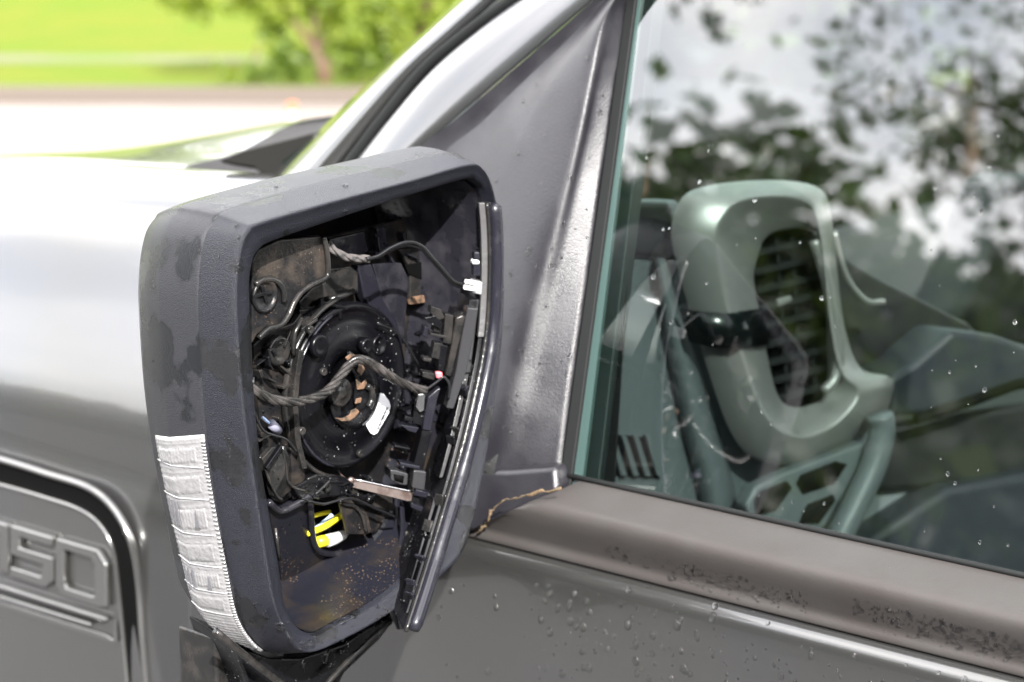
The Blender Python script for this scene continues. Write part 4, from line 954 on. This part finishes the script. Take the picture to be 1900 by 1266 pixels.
# grab handle and switch tray below the vent
hd = cr_open([D1(x, y, .02) for x, y in ((1632, 770), (1636, 800), (1622, 860), (1590, 930), (1560, 990), (1540, 1040))], 6)
Bag().tube(hd, .0125, 14).go('grab_handle', M_DASHG, dash)
plate('switch_tray', [(1382, 940), (1400, 905), (1450, 880), (1560, 838), (1608, 820), (1612, 850), (1560, 930), (1530, 985), (1400, 975)], lambda x, y: D1(x, y, .006), tuple(dn * .6), M_DASHG, dash, bevel=.004)
for q in ([(1400, 930), (1412, 912), (1460, 893), (1470, 905), (1440, 948), (1402, 958)], [(1478, 898), (1486, 882), (1552, 856), (1572, 862), (1548, 898), (1490, 918)], [(1490, 952), (1500, 936), (1546, 918), (1550, 930), (1520, 972), (1484, 972)]):
    plate('tray_pocket', q, lambda x, y: D1(x, y, .0072), tuple(dn * .05), M_GAP, dash, bevel=0)
# floor pan, far door, headliner and windscreen: what closes the cab
body = Bag()
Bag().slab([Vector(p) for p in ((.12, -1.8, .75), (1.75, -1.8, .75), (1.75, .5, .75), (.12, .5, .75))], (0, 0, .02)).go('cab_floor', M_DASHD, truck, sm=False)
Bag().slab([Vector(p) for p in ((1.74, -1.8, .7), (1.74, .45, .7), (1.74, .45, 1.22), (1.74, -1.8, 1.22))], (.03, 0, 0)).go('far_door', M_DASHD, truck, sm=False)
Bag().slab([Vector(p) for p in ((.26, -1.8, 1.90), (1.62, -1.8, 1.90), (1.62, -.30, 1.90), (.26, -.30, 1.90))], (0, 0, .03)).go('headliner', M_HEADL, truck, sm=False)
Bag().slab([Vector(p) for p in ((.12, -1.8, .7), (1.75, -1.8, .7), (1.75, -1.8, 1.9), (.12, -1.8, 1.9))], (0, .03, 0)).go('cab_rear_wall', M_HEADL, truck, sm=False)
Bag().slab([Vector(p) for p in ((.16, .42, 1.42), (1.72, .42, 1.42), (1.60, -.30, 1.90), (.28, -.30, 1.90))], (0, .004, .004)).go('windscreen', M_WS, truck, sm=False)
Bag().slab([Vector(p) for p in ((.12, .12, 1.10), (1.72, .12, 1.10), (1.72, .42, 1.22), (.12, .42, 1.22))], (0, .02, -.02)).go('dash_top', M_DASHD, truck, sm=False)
# driver's seat: its pale shoulder shows at the right of the window
st_ = [(.75, -.62, 1.0), (.70, -.66, 1.2), (.62, -.72, 1.45), (.70, -.78, 1.62), (.85, -.78, 1.62)]
Bag().slab([D1(x, y, -.35) for x, y in ((1760, 600), (1800, 540), (1850, 420), (1875, 330), (1960, 320), (2050, 640), (1850, 660))], tuple(-DN * .1)).go('seat', M_DASHB, truck, bevel=.02)

# ================================================================== RAIN
M_WATER = mat('rain_water', (1, 1, 1), 0.07); MATS['rain_water'].node_tree.nodes['Principled BSDF'].inputs['Transmission Weight'].default_value = 1; MATS['rain_water'].node_tree.nodes['Principled BSDF'].inputs['IOR'].default_value = 1.33
import mathutils
bpy.context.view_layer.update()
dg = bpy.context.evaluated_depsgraph_get()
def bvh(*names):
    vs = []; fs = []
    for o in COL.objects:
        if o.type == 'MESH' and o.name.split('.')[0] in names:
            e = o.evaluated_get(dg); me = e.to_mesh(); n = len(vs)
            vs += [o.matrix_world @ q.co for q in me.vertices]; fs += [tuple(i + n for i in p.vertices) for p in me.polygons]; e.to_mesh_clear()
    return mathutils.bvhtree.BVHTree.FromPolygons(vs, fs)
unit = []
nr, ns = 3, 8
def dome(b, p, n, r, h, R2, stretch=1.0):
    n = n.normalized(); a = n.cross(UZ); a = a.normalized() if a.length > .1 else n.orthogonal().normalized(); c = n.cross(a)
    v = []; f = []
    for i in range(nr):
        th = (pi / 2) * i / nr
        for k in range(ns):
            an = 2 * pi * k / ns; q = (1 + .15 * sin(an * 2 + p.x * 999))
            v.append(p + (a * cos(an) * q + c * sin(an) * stretch) * r * cos(th) + n * h * sin(th))
    v.append(p + n * h)
    for i in range(nr - 1):
        for k in range(ns): f.append((i * ns + k, i * ns + (k + 1) % ns, (i + 1) * ns + (k + 1) % ns, (i + 1) * ns + k))
    for k in range(ns): f.append(((nr - 1) * ns + k, (nr - 1) * ns + (k + 1) % ns, nr * ns))
    b.add(v, f)
def rain(tree_, boxes, b, seed):
    """boxes: (x0,y0,x1,y1,count,rmin,rmax,gauss) sight-line regions of the surface on which the beads sit"""
    R2 = random.Random(seed)
    for x0, y0, x1, y1, n, r0, r1, slope in boxes:
        for _ in range(n):
            x = R2.uniform(x0, x1); y = R2.uniform(y0, y1) + (x - x0) * slope
            d = ray(x, y).normalized(); h = tree_.ray_cast(CAM, d)
            if h[0] is None: continue
            nn = h[1]
            if nn.dot(d) > 0: nn = -nn
            r = lerp(r0, r1, R2.random() ** 2.5)
            dome(b, h[0], nn, r, r * .55, R2, R2.uniform(1, 1.5) if abs(nn.z) < .5 else 1)
db = Bag()
T_door = bvh('door_panel'); T_m = bvh('belt_moulding'); T_s = bvh('sail_panel', 'sail_foot'); T_g = bvh('window_glass'); T_f = bvh('fender', 'fender_badge')
rain(T_door, [(980, 1080, 1900, 1200, 170, .0007, .0032, .22), (800, 1080, 1500, 1260, 80, .0009, .0034, 0)], db, 1)
rain(T_m, [(1120, 1010, 1500, 1035, 150, .0004, .0015, .235), (1240, 1055, 1500, 1080, 70, .0005, .0019, .235), (1580, 1110, 1900, 1140, 240, .0004, .0018, .235), (1640, 1150, 1900, 1175, 60, .0005, .0019, .235), (1300, 960, 1900, 1000, 8, .0005, .0012, .22)], db, 2)
rain(T_s, [(950, 460, 1060, 500, 9, .0010, .0026, 0), (900, 480, 1060, 900, 60, .0006, .0024, 0), (880, 60, 1130, 460, 34, .0006, .0026, 0)], db, 3)
rain(T_g, [(1200, 300, 1890, 1040, 60, .0006, .0020, 0), (1400, 920, 1560, 1000, 12, .0006, .0016, 0), (1150, 20, 1890, 300, 14, .0005, .0012, 0)], db, 4)
T_in = bvh('motor_disc', 'left_frame', 'frame_strip', 'backing_plate', 'heater_module', 'corner_bracket', 'torn_tab', 'upright', 'back_plate', 'flange_strip', 'inner_wall', 'lower_apron', 'torn_bracket', 'lower_rail', 'socket', 'arm_plate', 'hub_ring', 'rim')
rain(T_in, [(480, 560, 760, 1000, 420, .0004, .0011, 0), (740, 440, 900, 1100, 260, .0003, .0011, -.02), (470, 470, 620, 640, 25, .0003, .0008, 0), (520, 1190, 700, 1266, 40, .0004, .0012, 0)], db, 5)
T_b = bvh('bezel', 'shell')
rain(T_b, [(370, 400, 470, 500, 5, .0010, .0030, 0), (460, 1120, 700, 1215, 40, .0009, .0042, 0), (500, 340, 880, 420, 40, .0006, .0022, 0), (380, 500, 460, 1100, 20, .0004, .0012, 0), (250, 560, 300, 700, 4, .0006, .0012, 0)], db, 6)
db.go('rain_drops', M_WATER, None, norm=False, kind='stuff', label='beads of rain scattered over the door, trim, window and mirror works', cat='rain drops')
